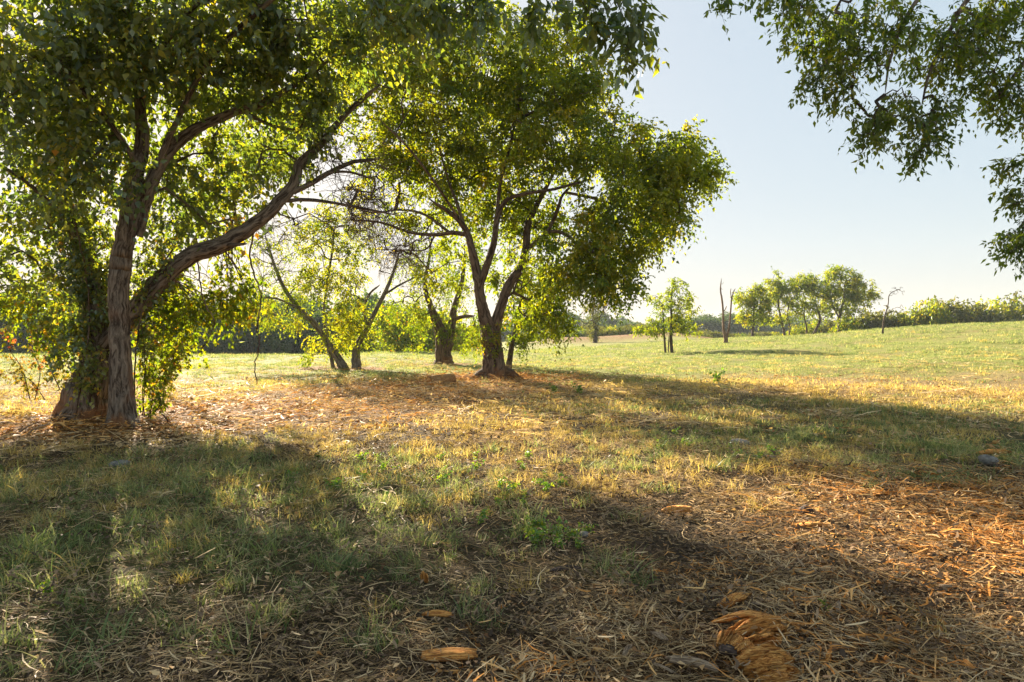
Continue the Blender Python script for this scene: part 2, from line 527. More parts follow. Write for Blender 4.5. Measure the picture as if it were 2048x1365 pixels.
# ------------------------------------------------------------------ ground zones
LB = G(235, 850)       # foot of the near left tree
CB = G(990, 757)       # foot of the middle tree
def ell(x, y, cx, cy, rx, ry, soft=.5):
    return 1-sstep(1-soft, 1+soft, np.hypot((x-cx)/rx, (y-cy)/ry))
def capsule(x, y, a, b, r, soft=.45):
    ax, ay = a; bx, by = b
    t = np.clip(((x-ax)*(bx-ax)+(y-ay)*(by-ay))/((bx-ax)**2+(by-ay)**2), 0, 1)
    d = np.hypot(x-(ax+t*(bx-ax)), y-(ay+t*(by-ay)))
    return 1-sstep(1-soft, 1+soft, d/r)
G1 = G(690, 737); G2 = G(887, 728)
def zones(x, y):
    x = np.asarray(x, float); y = np.asarray(y, float)
    n1 = fbm(x*.7, y*.7, 4, 21); n2 = fbm(x*.25, y*.25, 3, 31); n3 = fbm(x*2.2, y*2.2, 3, 41)
    wob = (n1-.5)*1.6
    mul = np.maximum.reduce([
        capsule(x+wob, y+wob, (-9, 9.6), (-4.3, 13.4), 1.6), capsule(x+wob, y+wob, (-4.3, 13.4), (CB.x, CB.y-1.5), 2.9)*.8,
        ell(x+wob, y+wob, CB.x, CB.y, 2.6, 2.2), ell(x+wob, y, LB.x, LB.y-.3, 2.5, 1.1),
        ell(x+wob*.5, y+wob*.5, 4.9, 5.9, 2.3, 1.7), ell(x+wob*.5, y+wob*.3, 1.5, 3.2, 1.8, .6)*.6, ell(x, y+wob*.5, 3.0, 4.0, 2.2, .9)*.45,
        ell(x+wob, y+wob, G1.x, G1.y, 2.4, 1.2)*.8, ell(x+wob, y+wob, G2.x, G2.y, 2.6, 1.2)*.7])
    d = np.hypot(x, y)
    far = sstep(15, 26, y-.25*np.abs(x)*0)
    gr = np.maximum.reduce([
        ell(x+wob, y+wob, -3.5, 5.8, 3.5, 2.9), ell(x+wob, y+wob, 6.5, 9.6, 4.8, 2.6)*.85,
        ell(x+wob, y+wob, 1.9, 8.3, 1.8, 1.0)*.5, ell(x+wob, y+wob, 6.5, 13.5, 6, 1.8)*.5, far*.85, ell(x+wob, y, .6, 4.6, .5, .35)*.8,
        ell(x+wob, y, -1.6, 5.0, 1.0, .7)*.5])
    gr = gr*(.55+.9*(n1-.25))
    gr = np.clip(gr-.0*mul, 0, 1)*(1-.85*mul)
    band = np.exp(-((y-(19.5+0*x))/3.2)**2)*sstep(4, 9, x)      # dry strip on the right slope
    gr = gr*(1-.65*band)
    soil = np.clip(ell(x+wob, y+wob*.5, .7, 5.3, 2.4, .9)*.8+ell(x+wob, y+wob*.5, -1.6, 3.6, 2.4, 1.0)*.5+sstep(.58, .72, n1)*.5*(1-far), 0, 1)*(1-gr)*(1-.6*mul)
    dry = np.clip(1-gr-.7*mul-.5*soil, 0.05, 1)
    berm = np.exp(-((y-97-.1*x)/6.0)**2)*sstep(0, 12, x)*(1-sstep(34, 60, x))*(.4+.9*n2)
    return gr*(1-.8*berm), dry, np.clip(mul+1.0*berm, 0, 1), soil

# ------------------------------------------------------------------ ground mesh
def build_ground():
    rad = [.6]
    while rad[-1] < 900: rad.append(rad[-1]*(1.018 if rad[-1] < 140 else 1.08))
    rad = np.array(rad)
    ang = np.concatenate([np.arange(-52, 52, .45), np.arange(52, 308, 4.0)])
    ang = np.radians(ang); na = len(ang)
    A, RR = np.meshgrid(ang, rad)
    x = RR*np.sin(A); y = RR*np.cos(A)
    z = terrain(x, y)
    gr, dr, mu, so_ = zones(x, y)
    near = 1-sstep(9, 16, RR)
    z = z+near*((fbm(x*5, y*5, 3, 77)-.5)*.045+mu*(fbm(x*9, y*9, 2, 78)-.5)*.05)
    v = np.stack([x, y, z], -1).reshape(-1, 3)
    v = np.concatenate([v, [[0, 0, float(terrain(0, 0))]]])
    nr_ = len(rad)
    i = np.arange(nr_-1)[:, None]*na; j = np.arange(na)[None, :]; j2 = (j+1) % na
    q = np.stack([i+j, i+na+j, i+na+j2, i+j2], -1).reshape(-1, 4)[:, ::-1]
    c = len(v)-1
    t = np.array([[c, k, (k+1) % na] for k in range(na)])
    f = lambda a: np.concatenate([a.ravel(), [a.ravel()[0]]])
    me = mesh_np('ground', v, [q, t[:, ::-1]], {'green': f(gr), 'mulch': f(mu), 'soil': f(so_), 'near': f((1-sstep(11, 22, RR))*(1-.35*gr))}, True)
    m, nt, out = new_mat('field_ground')
    g = N(nt, 'ShaderNodeNewGeometry'); pos = g.outputs['Position']
    at = lambda n: N(nt, 'ShaderNodeAttribute', attribute_name=n).outputs['Fac']
    n_f = noise(nt, pos, 22, 6, .7); n_m = noise(nt, pos, 3.0, 5, .65); n_b = noise(nt, pos, .35, 4, .6)
    n_x = noise(nt, pos, 60, 3, .7, (1, 1, 1), 1.0)
    straw = ramp(nt, n_f, [(.3, (.09, .058, .028)), (.5, (.25, .175, .08)), (.7, (.45, .33, .16))])
    grass = ramp(nt, n_f, [(.3, (.075, .10, .022)), (.5, (.145, .185, .036)), (.7, (.26, .27, .06))])
    grass = mixc(nt, ramp(nt, n_m, [(.45, (0, 0, 0)), (.68, (.7, .7, .7))]), grass, (.29, .22, .09))
    grass = mixc(nt, ramp(nt, n_b, [(.45, (0, 0, 0)), (.65, (.6, .6, .6))]), grass, (.20, .26, .045))
    mulch = ramp(nt, n_x, [(.3, (.055, .028, .014)), (.5, (.20, .10, .04)), (.7, (.38, .20, .085))])
    soil = ramp(nt, n_f, [(.35, (.030, .022, .016)), (.65, (.085, .060, .040))])
    c = mixc(nt, math_n(nt, 'MULTIPLY', at('green'), 1.15, True), straw, grass)
    c = mixc(nt, at('mulch'), c, mulch)
    c = mixc(nt, at('soil'), c, soil)
    litter = mixc(nt, at('mulch'), ramp(nt, n_x, [(.38, (.022, .016, .011)), (.58, (.085, .058, .032)), (.75, (.26, .19, .10))]), ramp(nt, n_x, [(.35, (.04, .022, .012)), (.55, (.15, .075, .03)), (.72, (.36, .19, .08))]))
    c = mixc(nt, at('near'), c, litter)      # close by, blades are built; soil between them carries gap shade in its colour
    princ(nt, out, c, .95, math_n(nt, 'ADD', n_f, math_n(nt, 'MULTIPLY', n_m, 1.5)), 1.0, .06, .1)
    o = link('ground', me, m); tag(o, kind='structure')
    return o
build_ground()

# ------------------------------------------------------------------ scattering (geometry nodes, sources kept out of the scene)
def scatter(name, sources, pts, rots, scales, idx, label, cat=None):
    me = bpy.data.meshes.new(name)
    me.vertices.add(len(pts)); me.vertices.foreach_set('co', np.asarray(pts, np.float32).ravel())
    a = me.attributes.new('rot', 'FLOAT_VECTOR', 'POINT'); a.data.foreach_set('vector', np.asarray(rots, np.float32).ravel())
    a = me.attributes.new('scl', 'FLOAT', 'POINT'); a.data.foreach_set('value', np.asarray(scales, np.float32))
    a = me.attributes.new('idx', 'INT', 'POINT'); a.data.foreach_set('value', np.asarray(idx, np.int32))
    o = link(name, me, None)
    me.materials.append(sources[0].data.materials[0])
    c = bpy.data.collections.new(name+'_sources')
    for s_ in sources: c.objects.link(s_)
    ng = bpy.data.node_groups.new(name+'_nodes', 'GeometryNodeTree')
    ng.interface.new_socket('Geometry', in_out='INPUT', socket_type='NodeSocketGeometry')
    ng.interface.new_socket('Geometry', in_out='OUTPUT', socket_type='NodeSocketGeometry')
    gi = ng.nodes.new('NodeGroupInput'); go = ng.nodes.new('NodeGroupOutput')
    ci = ng.nodes.new('GeometryNodeCollectionInfo'); ci.inputs['Collection'].default_value = c
    ci.inputs['Separate Children'].default_value = True; ci.inputs['Reset Children'].default_value = True
    ip = ng.nodes.new('GeometryNodeInstanceOnPoints'); ip.inputs['Pick Instance'].default_value = True
    def na(n, t):
        x = ng.nodes.new('GeometryNodeInputNamedAttribute'); x.data_type = t; x.inputs['Name'].default_value = n
        return x.outputs['Attribute']
    L = ng.links.new
    L(gi.outputs[0], ip.inputs['Points']); L(ci.outputs[0], ip.inputs['Instance'])
    L(na('idx', 'INT'), ip.inputs['Instance Index'])
    e = ng.nodes.new('FunctionNodeEulerToRotation'); L(na('rot', 'FLOAT_VECTOR'), e.inputs[0]); L(e.outputs[0], ip.inputs['Rotation'])
    L(na('scl', 'FLOAT'), ip.inputs['Scale']); L(ip.outputs[0], go.inputs[0])
    md = o.modifiers.new('scatter', 'NODES'); md.node_group = ng
    tag(o, label, cat, kind='stuff')
    return o

def tuft_mesh(name, n, rad, h, w, lean, mat, segs=3, flat=False, tint=(.5, .25)):
    """n blades, each a tapering bent strip"""
    base = np.stack([RNG.normal(0, rad*.5, n), RNG.normal(0, rad*.5, n), np.zeros(n)], 1)
    az = RNG.random(n)*2*math.pi
    ln = h*(.45+.75*RNG.random(n))
    dirh = np.stack([np.cos(az), np.sin(az), np.zeros(n)], 1)
    side = np.stack([-np.sin(az), np.cos(az), np.zeros(n)], 1)
    lean_ = lean*(.3+1.0*RNG.random(n)); bow = RNG.normal(0, .13, n)
    wv = np.clip(RNG.lognormal(-.1, .5, n), .35, 2.8)[:, None]
    if flat: ln = h*np.clip(RNG.lognormal(-.25, .6, n), .15, 2.6)
    side = norm(side+dirh*RNG.normal(0, .5, (n, 1))+np.array([0, 0, 1])*RNG.normal(0, .3 if flat else 0.1, (n, 1)))
    vs = []; fs = []
    for k in range(segs+1):
        t = k/segs
        if flat:
            c = base+dirh*(ln*(t-.5))[:, None]+side*(ln*bow*4*t*(1-t))[:, None]
            c[:, 2] += (ln*lean_*(t-.3)+.006+.02*np.abs(np.sin(az*7)))
            ww = w*(1-.6*abs(t-.5)*2)
        else:
            c = base+dirh*(ln*lean_*t**1.6)[:, None]
            c[:, 2] += ln*t*(1-.35*lean_*t)-.01
            ww = w*(1-t**1.5)*.95+w*.05
        vs.append(c-side*ww*wv*.5); vs.append(c+side*ww*wv*.5)
    v = np.stack(vs, 1).reshape(-1, 3); m_ = 2*(segs+1)
    b = np.arange(n)[:, None]*m_
    q = np.concatenate([b+[2*k, 2*k+1, 2*k+3, 2*k+2] for k in range(segs)])
    ti = np.clip(RNG.normal(tint[0], tint[1], n), 0, 1)
    me = mesh_np(name, v, [q], {'tint': np.repeat(ti, m_)})
    me.materials.append(mat)
    return bpy.data.objects.new(name, me)

def blade_mat(name, a, b, c, trans=.35, tg=(1.5, 1.5, .9)):
    m, nt, out = new_mat(name)
    g = N(nt, 'ShaderNodeNewGeometry')
    at = N(nt, 'ShaderNodeAttribute', attribute_name='tint').outputs['Fac']
    nz = noise(nt, g.outputs['Position'], 1.6, 4, .6)
    f = math_n(nt, 'ADD', math_n(nt, 'MULTIPLY', at, .65), math_n(nt, 'MULTIPLY', math_n(nt, 'SUBTRACT', nz, .25), .9))
    col = ramp(nt, f, [(.15, a), (.5, b), (.85, c)])
    d = N(nt, 'ShaderNodeBsdfDiffuse'); t = N(nt, 'ShaderNodeBsdfTranslucent')
    nt.links.new(col, d.inputs[0]); nt.links.new(mixc(nt, 1.0, col, tg, 'MULTIPLY'), t.inputs[0])
    mx = N(nt, 'ShaderNodeMixShader'); mx.inputs[0].default_value = trans
    nt.links.new(d.outputs[0], mx.inputs[1]); nt.links.new(t.outputs[0], mx.inputs[2])
    gl = N(nt, 'ShaderNodeBsdfGlossy'); gl.inputs['Roughness'].default_value = .38
    m2 = N(nt, 'ShaderNodeMixShader'); m2.inputs[0].default_value = .012
    nt.links.new(mx.outputs[0], m2.inputs[1]); nt.links.new(gl.outputs[0], m2.inputs[2])
    nt.links.new(m2.outputs[0], out.inputs[0])
    return m
M['grass'] = blade_mat('green_grass', (.045, .085, .034), (.175, .225, .085), (.46, .42, .21), .42)
M['dry'] = blade_mat('dry_grass', (.22, .17, .06), (.46, .34, .12), (.64, .48, .21), .42)
M['straw'] = blade_mat('straw', (.07, .042, .022), (.40, .265, .125), (.80, .60, .35), .25)
M['chip'] = blade_mat('shredded_wood', (.085, .034, .012), (.52, .225, .055), (.82, .50, .20), .15)

def rand_pts(r0, r1, dens, wfun, amax=50):
    """random points on the ground in a ring sector ahead, kept with probability wfun"""
    area = math.radians(amax)*(r1*r1-r0*r0)
    n = int(area*dens)
    r = np.sqrt(RNG.random(n)*(r1*r1-r0*r0)+r0*r0); a = (RNG.random(n)*2-1)*math.radians(amax)
    x = r*np.sin(a); y = r*np.cos(a)
    w = wfun(*zones(x, y), x, y)
    k = RNG.random(n) < w
    return x[k], y[k], r[k]

def scatter_layers(name, srcs, layers, wfun, label, sc_fun=None, tilt=.12, cat=None):
    X = []; Y = []; S = []; I = []
    for (r0, r1, dens, s0, s1, ids) in layers:
        x, y, r = rand_pts(r0, r1, dens, wfun)
        X.append(x); Y.append(y); S.append(s0+(s1-s0)*RNG.random(len(x))); I.append(RNG.choice(ids, len(x)))
    x = np.concatenate(X); y = np.concatenate(Y)
    rot = np.stack([RNG.normal(0, tilt, len(x)), RNG.normal(0, tilt, len(x)), RNG.random(len(x))*6.283], 1)
    z = terrain(x, y)+(1-sstep(9, 16, np.hypot(x, y)))*(fbm(x*5, y*5, 3, 77)-.5)*.045
    s = np.concatenate(S)
    if sc_fun is not None: s = s*sc_fun(x, y)
    return scatter(name, srcs, np.stack([x, y, z], 1), rot, s, np.concatenate(I), label, cat)

# straw lying flat
st = [tuft_mesh('straw_a%d' % k, 80, .34, .10, .0052, .10, M['straw'], 3, True) for k in range(5)]
st += [tuft_mesh('straw_b%d' % k, 60, .7, .20, .012, .08, M['straw'], 2, True) for k in range(3)]
scatter_layers('straw_litter', st,
    [(2.0, 5, 46, .8, 1.3, range(5)), (5, 10, 30, .9, 1.4, range(5)), (10, 20, 7, .9, 1.3, range(5, 8)), (20, 34, .6, 1.2, 1.8, range(5, 8))],
    lambda g, d, m, s, x, y: np.clip((.30+.8*d-.45*s+.2*m)*(.15+1.7*(fbm(x*2.3, y*2.3, 3, 51)-.18)), 0, 1),
    'pale dry straw and cut stems lying flat over the soil', cat='straw')
# shredded wood
cp = [tuft_mesh('chip_a%d' % k, 44, .32, .095, .0085, .12, M['chip'], 2, True) for k in range(5)]
cp += [tuft_mesh('chip_b%d' % k, 40, .7, .15, .024, .12, M['chip'], 2, True) for k in range(3)]
scatter_layers('wood_mulch', cp,
    [(2.0, 5, 34, .7, 1.6, range(5)), (5, 10, 34, .8, 1.9, range(5)), (10, 26, 9, .7, 1.2, range(5, 8)), (26, 34, 2.0, .8, 1.2, range(5, 8))],
    lambda g, d, m, s, x, y: np.clip((m*1.1-.05)*(.2+1.6*(fbm(x*2.1, y*3.0, 3, 57)-.15)), 0, 1)**1.2,
    'shredded orange brown wood mulch spread round the trunks and at lower right', cat='mulch')
# crumbs of bark, stems and soil between the straw, colour darkened for shadow gaps
M['crumb'] = blade_mat('litter_crumbs', (.028, .019, .013), (.095, .060, .036), (.30, .20, .115), .05)
cr_ = [tuft_mesh('crumb%d' % k, 90, .40, .026, .010, .35, M['crumb'], 2, True) for k in range(4)]
scatter_layers('litter_crumbs', cr_, [(2.0, 5, 34, .7, 1.5, range(4)), (5, 10, 14, 1.0, 1.8, range(4))],
    lambda g, d, m, s, x, y: np.clip(.85-.4*g, 0, 1), 'dark crumbs of bark and broken stems between the straw, darkened further as shadow gaps', cat='litter')
# fallen leaves
M['fallen'] = blade_mat('fallen_leaf', (.12, .055, .025), (.36, .19, .075), (.66, .46, .24), .2)
def leaf_patch(name, n, r, size):
    p = np.stack([RNG.normal(0, r*.6, n), RNG.normal(0, r*.6, n), .015+.02*RNG.random(n)], 1)
    a = RNG.random(n)*6.283; ax = np.stack([np.cos(a), np.sin(a), RNG.normal(0, .3, n)], 1)
    nr = norm(RNG.normal(0, .45, (n, 3))+[0, 0, 1])
    v, t, ti = leaf_arrays(p, ax, nr, size*(.4+.9*RNG.random(n)), RNG.random(n), .6, True)
    me = mesh_np(name, v, [t], {'tint': ti}); me.materials.append(M['fallen'])
    return bpy.data.objects.new(name, me)
fl_ = [leaf_patch('fallen%d' % k, 18, .35, .031) for k in range(4)]+[leaf_patch('fallen_far%d' % k, 26, .8, .075) for k in range(2)]
scatter_layers('fallen_leaves', fl_, [(2.0, 10, 9, .7, 1.4, range(4)), (10, 24, 3.2, .8, 1.2, range(4, 6))],
    lambda g, d, m, s, x, y: np.clip(.25+.9*m+.3*d, 0, 1), 'small dry brown fallen leaves scattered over straw and mulch', cat='leaves')
# dry grass standing in tufts
dg = [tuft_mesh('dry_a%d' % k, 44, .10, .15, .0058, 1.0, M['dry']) for k in range(5)]
dg += [tuft_mesh('dry_b%d' % k, 46, .30, .13, .012, .9, M['dry'], 2) for k in range(3)]
scatter_layers('dry_grass', dg,
    [(2.0, 5, 20, .45, 1.0, range(5)), (5, 11, 34, .45, 1.15, range(5)), (11, 22, 14, .6, 1.1, range(5, 8)), (22, 40, 1.6, .6, 1.1, range(5, 8)), (40, 60, .12, 1.0, 1.6, range(5, 8))],
    lambda g, d, m, s, x, y: np.clip((d*1.0+.5*g-.75*m-.9*s)*(.25+1.5*(fbm(x*1.7, y*1.7, 3, 91)-.28)), 0, 1)*np.where(y < 5.5, .35, 1),
    'tufts of dry golden grass across the field', sc_fun=lambda x, y: .6+.9*fbm(x*.8, y*.8, 2, 93), cat='grass')
# green grass
gg = [tuft_mesh('green_a%d' % k, 46, .12, .17, .0062, 1.0, M['grass']) for k in range(5)]
gg += [tuft_mesh('green_b%d' % k, 56, .33, .14, .013, .9, M['grass'], 2) for k in range(3)]
scatter_layers('green_grass', gg,
    [(2.0, 5, 50, .5, 1.1, range(5)), (5, 11, 50, .5, 1.2, range(5)), (11, 22, 16, .6, 1.1, range(5, 8)), (22, 40, 10, .45, .95, range(5, 8)), (40, 75, 4.0, .9, 1.3, range(5, 8))],
    lambda g, d, m, s, x, y: np.clip(g*(.35+1.6*(fbm(x*1.9, y*1.9, 3, 61)-.25)), 0, 1),
    'green grass growing in patches across the field', sc_fun=lambda x, y: .55+.9*fbm(x*.9, y*.9, 2, 63), cat='grass')

# ------------------------------------------------------------------ haze
def build_haze():
    x0, x1, y0, y1, z0, z1 = -950, 950, -950, 950, -9, 24
    v = [(x, y, z) for z in (z0, z1) for y in (y0, y1) for x in (x0, x1)]
    f = [(0, 2, 3, 1), (4, 5, 7, 6), (0, 1, 5, 4), (2, 6, 7, 3), (0, 4, 6, 2), (1, 3, 7, 5)]
    me = mesh_np('haze', v, [np.array(f)])
    m, nt, out = new_mat('haze')
    vo = N(nt, 'ShaderNodeVolumePrincipled')
    vo.inputs['Color'].default_value = (.86, .92, 1, 1); vo.inputs['Density'].default_value = .00034; vo.inputs['Anisotropy'].default_value = .0
    nt.links.new(vo.outputs[0], out.inputs['Volume'])
    o = link('haze', me, m); tag(o, kind='stuff')
build_haze()

# ------------------------------------------------------------------ near left tree
DL = LB.y
def build_left_tree():
    ROOTS = []
    T = Tree(LB)
    d = DL
    T.limb([(252, 880, d, 70), (247, 850, d, 62), (243, 800, d, 52), (240, 700, d, 46), (237, 620, d, 45), (238, 560, d, 45), (241, 525, d, 49), (247, 490, d, 45), (254, 455, d, 47), (258, 425, d, 42), (266, 375, d+.05, 41), (283, 300, d+.1, 32), (283, 240, d+.1, 26), (272, 150, d, 22), (262, 60, d-.1, 19), (270, -60, d-.2, 16), (250, -200, d-.2, 10)], 26, .13)
    e = d+.75
    for (x0_, y0_, D0, x1_, y1_, w_) in [(232, 825, d, 205, 872, 24), (255, 825, d, 290, 868, 24), (245, 830, d-.1, 250, 885, 22), (150, 810, e, 92, 858, 46), (165, 815, e-.2, 118, 872, 40), (185, 820, e-.3, 170, 876, 36)]:
        ROOTS.append([(x0_, y0_-40, D0, w_*1.2), ((x0_*2+x1_)/3, (y0_*2+y1_)/3, D0-.05, w_), (x1_, y1_, D0-.25, w_*.45), (x1_+(x1_-x0_)*.6, y1_+14, D0-.4, w_*.2)])
    T.limb([(150, 880, e, 150), (165, 850, e, 128), (180, 800, e, 106), (192, 740, e, 86), (200, 680, e, 70), (196, 620, e, 60), (185, 560, e+.1, 52), (160, 480, e+.3, 42), (130, 400, e+.4, 32), (108, 320, e+.5, 26), (92, 250, e+.5, 22), (80, 150, e+.5, 16), (60, 20, e+.4, 12), (40, -120, e, 8)], 30, .16)
    for q_ in ROOTS: T.limb(q_, 9, .25)
    # right fork of the front stem
    T.limb([(270, 470, d+.05, 34), (286, 410, d+.1, 36), (303, 365, d+.1, 34), (332, 310, d+.2, 30), (375, 268, d+.3, 27), (430, 240, d+.4, 22), (480, 220, d+.5, 20), (522, 208, d+.6, 17), (590, 170, d+.7, 13), (660, 120, d+.6, 10)], 14, .12)
    T.limb([(303, 365, d+.15, 20), (345, 260, d-.1, 14), (420, 120, d-.5, 12), (520, 20, d-1.0, 11), (640, -70, d-1.6, 10), (800, -110, d-2.4, 9), (960, -110, d-3.2, 8), (1110, -90, d-3.9, 7)], 10, .08)
    # great limb leaning out to the right
    T.limb([(215, 690, d+.7, 48), (262, 630, d+.6, 48), (322, 562, d+.5, 46), (380, 512, d+.5, 42), (440, 490, d+.6, 38), (500, 455, d+.7, 34), (555, 408, d+.8, 30), (588, 368, d+.9, 27), (600, 330, d+1, 24), (640, 290, d+1.1, 20), (690, 230, d+1.2, 14), (760, 170, d+1.2, 9)], 18, .10)
    T.limb([(586, 385, d+.85, 15), (620, 368, d+.9, 13), (660, 345, d+1, 12), (705, 325, d+1.1, 10), (760, 318, d+1.2, 7)], 9, .06)
    T.limb([(570, 402, d+.85, 10), (620, 400, d+.9, 9), (700, 412, d+1, 7), (800, 432, d+1.1, 5)], 7, .06)
    T.limb([(660, 345, d+1, 8), (700, 345, d+1.1, 6), (750, 360, d+1.2, 5)], 6, .05)
    # sub limbs
    T.limb([(165, 500, e+.3, 22), (120, 430, e, 14), (60, 370, e-.3, 10), (0, 330, e-.5, 8)], 8, .06)
    T.limb([(275, 330, d, 16), (215, 240, d-.5, 12), (150, 170, d-1, 10), (60, 110, d-1.6, 8), (-40, 60, d-2, 6)], 8, .06)
    T.limb([(272, 180, d, 14), (330, 90, d-.5, 11), (400, 0, d-1, 9), (470, -80, d-1.6, 7)], 8, .06)
    T.limb([(100, 300, e+.5, 14), (60, 220, e+1, 10), (10, 160, e+1.5, 7)], 7, .05)
    T.limb([(480, 220, d+.5, 10), (540, 250, d+.8, 7), (600, 262, d+1, 5)], 6, .05)
    T.limb([(440, 490, d+.6, 12), (470, 490, d+.5, 9), (495, 488, d+.5, 6)], 6, .05)
    f = d
    bl = [ # px, py, D, rx, ry, r depth, n
        (60, 60, f-1.5, 130, 110, 1.6, 40), (200, 60, f-1.0, 130, 110, 1.6, 46), (340, 50, f-.8, 130, 90, 1.5, 44),
        (480, 40, f-.4, 120, 80, 1.4, 38), (600, 60, f+.2, 110, 90, 1.3, 36), (150, 190, f-.6, 140, 90, 1.5, 42), (60, 250, f+.6, 110, 110, 1.5, 34),
        (300, 180, f+.4, 110, 90, 1.4, 30), (440, 150, f+.6, 120, 80, 1.3, 34), (580, 170, f+.9, 90, 80, 1.1, 30), (150, 300, f+.8, 90, 80, 1.2, 24),
        (60, 400, f+1, 90, 90, 1.2, 26), (400, 330, f+1.5, 85, 70, 1.0, 24), (400, 420, f+1.6, 90, 60, .9, 20), (480, 360, f+1.8, 60, 60, .8, 12), (20, 540, f+1, 60, 80, 1.0, 15),
        (690, 60, f+.5, 90, 70, 1.0, 30), (790, 20, f-.6, 90, 45, .9, 22), (900, -10, f-1.8, 100, 35, .8, 16), (640, 210, f+1, 40, 70, .5, 13), (550, 310, f+1.2, 45, 50, .6, 8),
        (200, 330, f-.7, 90, 55, .4, 16), (170, -120, f-1, 260, 90, 2.0, 22), (480, -110, f-1, 250, 80, 2.0, 18)]
    c = T.blobs(bl, .25)
    cb = T.blobs([(700, 330, f+1.2, 90, 60, .8, 26), (740, 400, f+1.2, 80, 40, .8, 18), (640, 300, f+1.2, 50, 60, .6, 10), (620, 440, f+1, 60, 30, .5, 8), (30, 200, f+1.6, 60, 80, .8, 8)], .2)
    nc = len(c)
    out = T.grow(np.concatenate([c, cb]), wob=.3, minr=.0055, gain=.0050)[:nc]
    bt = MB(); leaf_clusters(cb, norm(RNG.normal(size=cb.shape)+[.6, 0, .2]), 5, 6, .75, .1, .15, .9, twigs=bt, tw_r=.007)
    root = empty('broadleaf_tree', LB)
    bt.build('bare_twigs', M['bark_near'], root, np.array(LB))['kind'] = 'stuff'
    tag(root, 'large leaning broadleaf tree at left with a big grey limb reaching right over the field', 'tree')
    T.wood(M['bark_near'], root, 5, 2.6, trunk_paths=2)
    tw = MB()
    a1 = leaf_clusters(c, out, 7, 9, .62, .132, .35, 1.0, .38, .11, twigs=tw, tw_r=.0035)
    tw.build('twigs', M['bark_near'], root, np.array(LB))['kind'] = 'stuff'
    a1 = single_leaf_objects(a1, 300, root, M['leaf_near'], LB, .62)
    o = put_leaves('foliage', a1, M['leaf_near'], root, LB, .62)
    o['kind'] = 'stuff'
    # low golden foliage hanging behind the trunks
    T2 = MB()
    cc = T.blobs([(350, 600, f+1.3, 75, 45, .7, 30), (420, 610, f+1.4, 60, 35, .6, 18), (330, 680, f+1.2, 55, 45, .6, 18), (320, 550, f+1.2, 60, 40, .6, 16), (200, 620, f+1.5, 60, 60, .6, 10),
        (460, 560, f+1.5, 60, 35, .5, 12), (60, 600, f+1.5, 80, 50, .8, 20), (110, 650, f+1.4, 50, 50, .5, 14), (510, 600, f+1.4, 30, 40, .3, 6)], .3)
    oo = norm(RNG.normal(size=cc.shape)+np.array([0, 0, -.4]))
    a2 = leaf_clusters(cc, oo, 5, 9, .45, .105, .5, 1, .34, .22, twigs=T2, tw_r=.003)
    # carrying shoots for that foliage
    starts = T.P_[[int(np.argmin(np.linalg.norm(T.P_-q, axis=1))) for q in cc]]
    for q, s_ in zip(cc, starts):
        m_ = (q+s_)/2+np.array([0, 0, .15])+RNG.normal(0, .06, 3)
        T2.tube(catmull([s_, m_, q], 3), np.linspace(.010, .004, 7), 4, cap=False)
    T2.build('low_shoots', M['bark_near'], root, np.array(LB))['kind'] = 'stuff'
    o = put_leaves('low_foliage', a2, M['leaf_yellow'], root, LB, .6); o['kind'] = 'stuff'
    o['label'] = 'yellow green lower foliage with some orange leaves'
    return T, root
TL, root_left = build_left_tree()

def vine_at(name, label, path_px, D, blob, nl, size, mat, tint=.4, stem_r=.012, cat='vine'):
    base = P(*path_px[-1], D) if path_px[-1][1] > path_px[0][1] else P(*path_px[0], D)
    root = empty(name, base); tag(root, label, cat)
    mb = MB()
    pts = np.array([list(P(a, b, D+dd)) for (a, b), dd in zip(path_px, np.linspace(0, .0, len(path_px)))])
    mb.tube(catmull(pts, 5)+RNG.normal(0, stem_r*.6, (len(catmull(pts, 5)), 3)), stem_r, 6, cap=False)
    if blob:
        TT = Tree(base); c = TT.blobs(blob, .5)
        o = norm(RNG.normal(size=c.shape)+np.array([0, -.8, -.1]))
        arr = leaf_clusters(c, o, 4, nl, .28, size, .4, 1, tint, .2, twigs=mb, tw_r=.003)
        l = put_leaves('foliage', arr, mat, root, base, .66); l['kind'] = 'stuff'
    mb.build('stem', M['bark_mid'], root, base)
    return root
e = DL+.7
vine_at('climbing_vine', 'dense leafy vine climbing the thick rear trunk of the left tree', [(150, 840), (165, 740), (180, 640), (170, 540), (150, 440)], e-.5,
        [(150, 700, e-.35, 40, 55, .3, 26), (170, 620, e-.35, 48, 50, .32, 34), (165, 540, e-.3, 52, 55, .35, 36), (150, 460, e-.2, 52, 55, .35, 30), (185, 740, e-.5, 26, 50, .15, 12), (215, 560, e-.1, 30, 60, .2, 14), (120, 560, e, 45, 55, .35, 20), (200, 460, e-.1, 40, 50, .3, 18), (110, 640, e-.1, 40, 40, .3, 12)],
        8, .085, M['leaf_near'], .40)
vine_at('climbing_vine', 'leafy vine in the angle between the front trunk and the great limb', [(268, 800), (272, 700), (290, 600), (320, 540), (345, 500)], DL+.35,
        [(290, 560, DL+.45, 26, 50, .2, 18), (320, 520, DL+.4, 30, 35, .2, 12), (285, 660, DL+.5, 20, 50, .15, 12), (340, 470, DL+.5, 30, 40, .25, 12), (300, 450, DL+.5, 30, 50, .2, 10)], 8, .08, M['leaf_near'], .45)
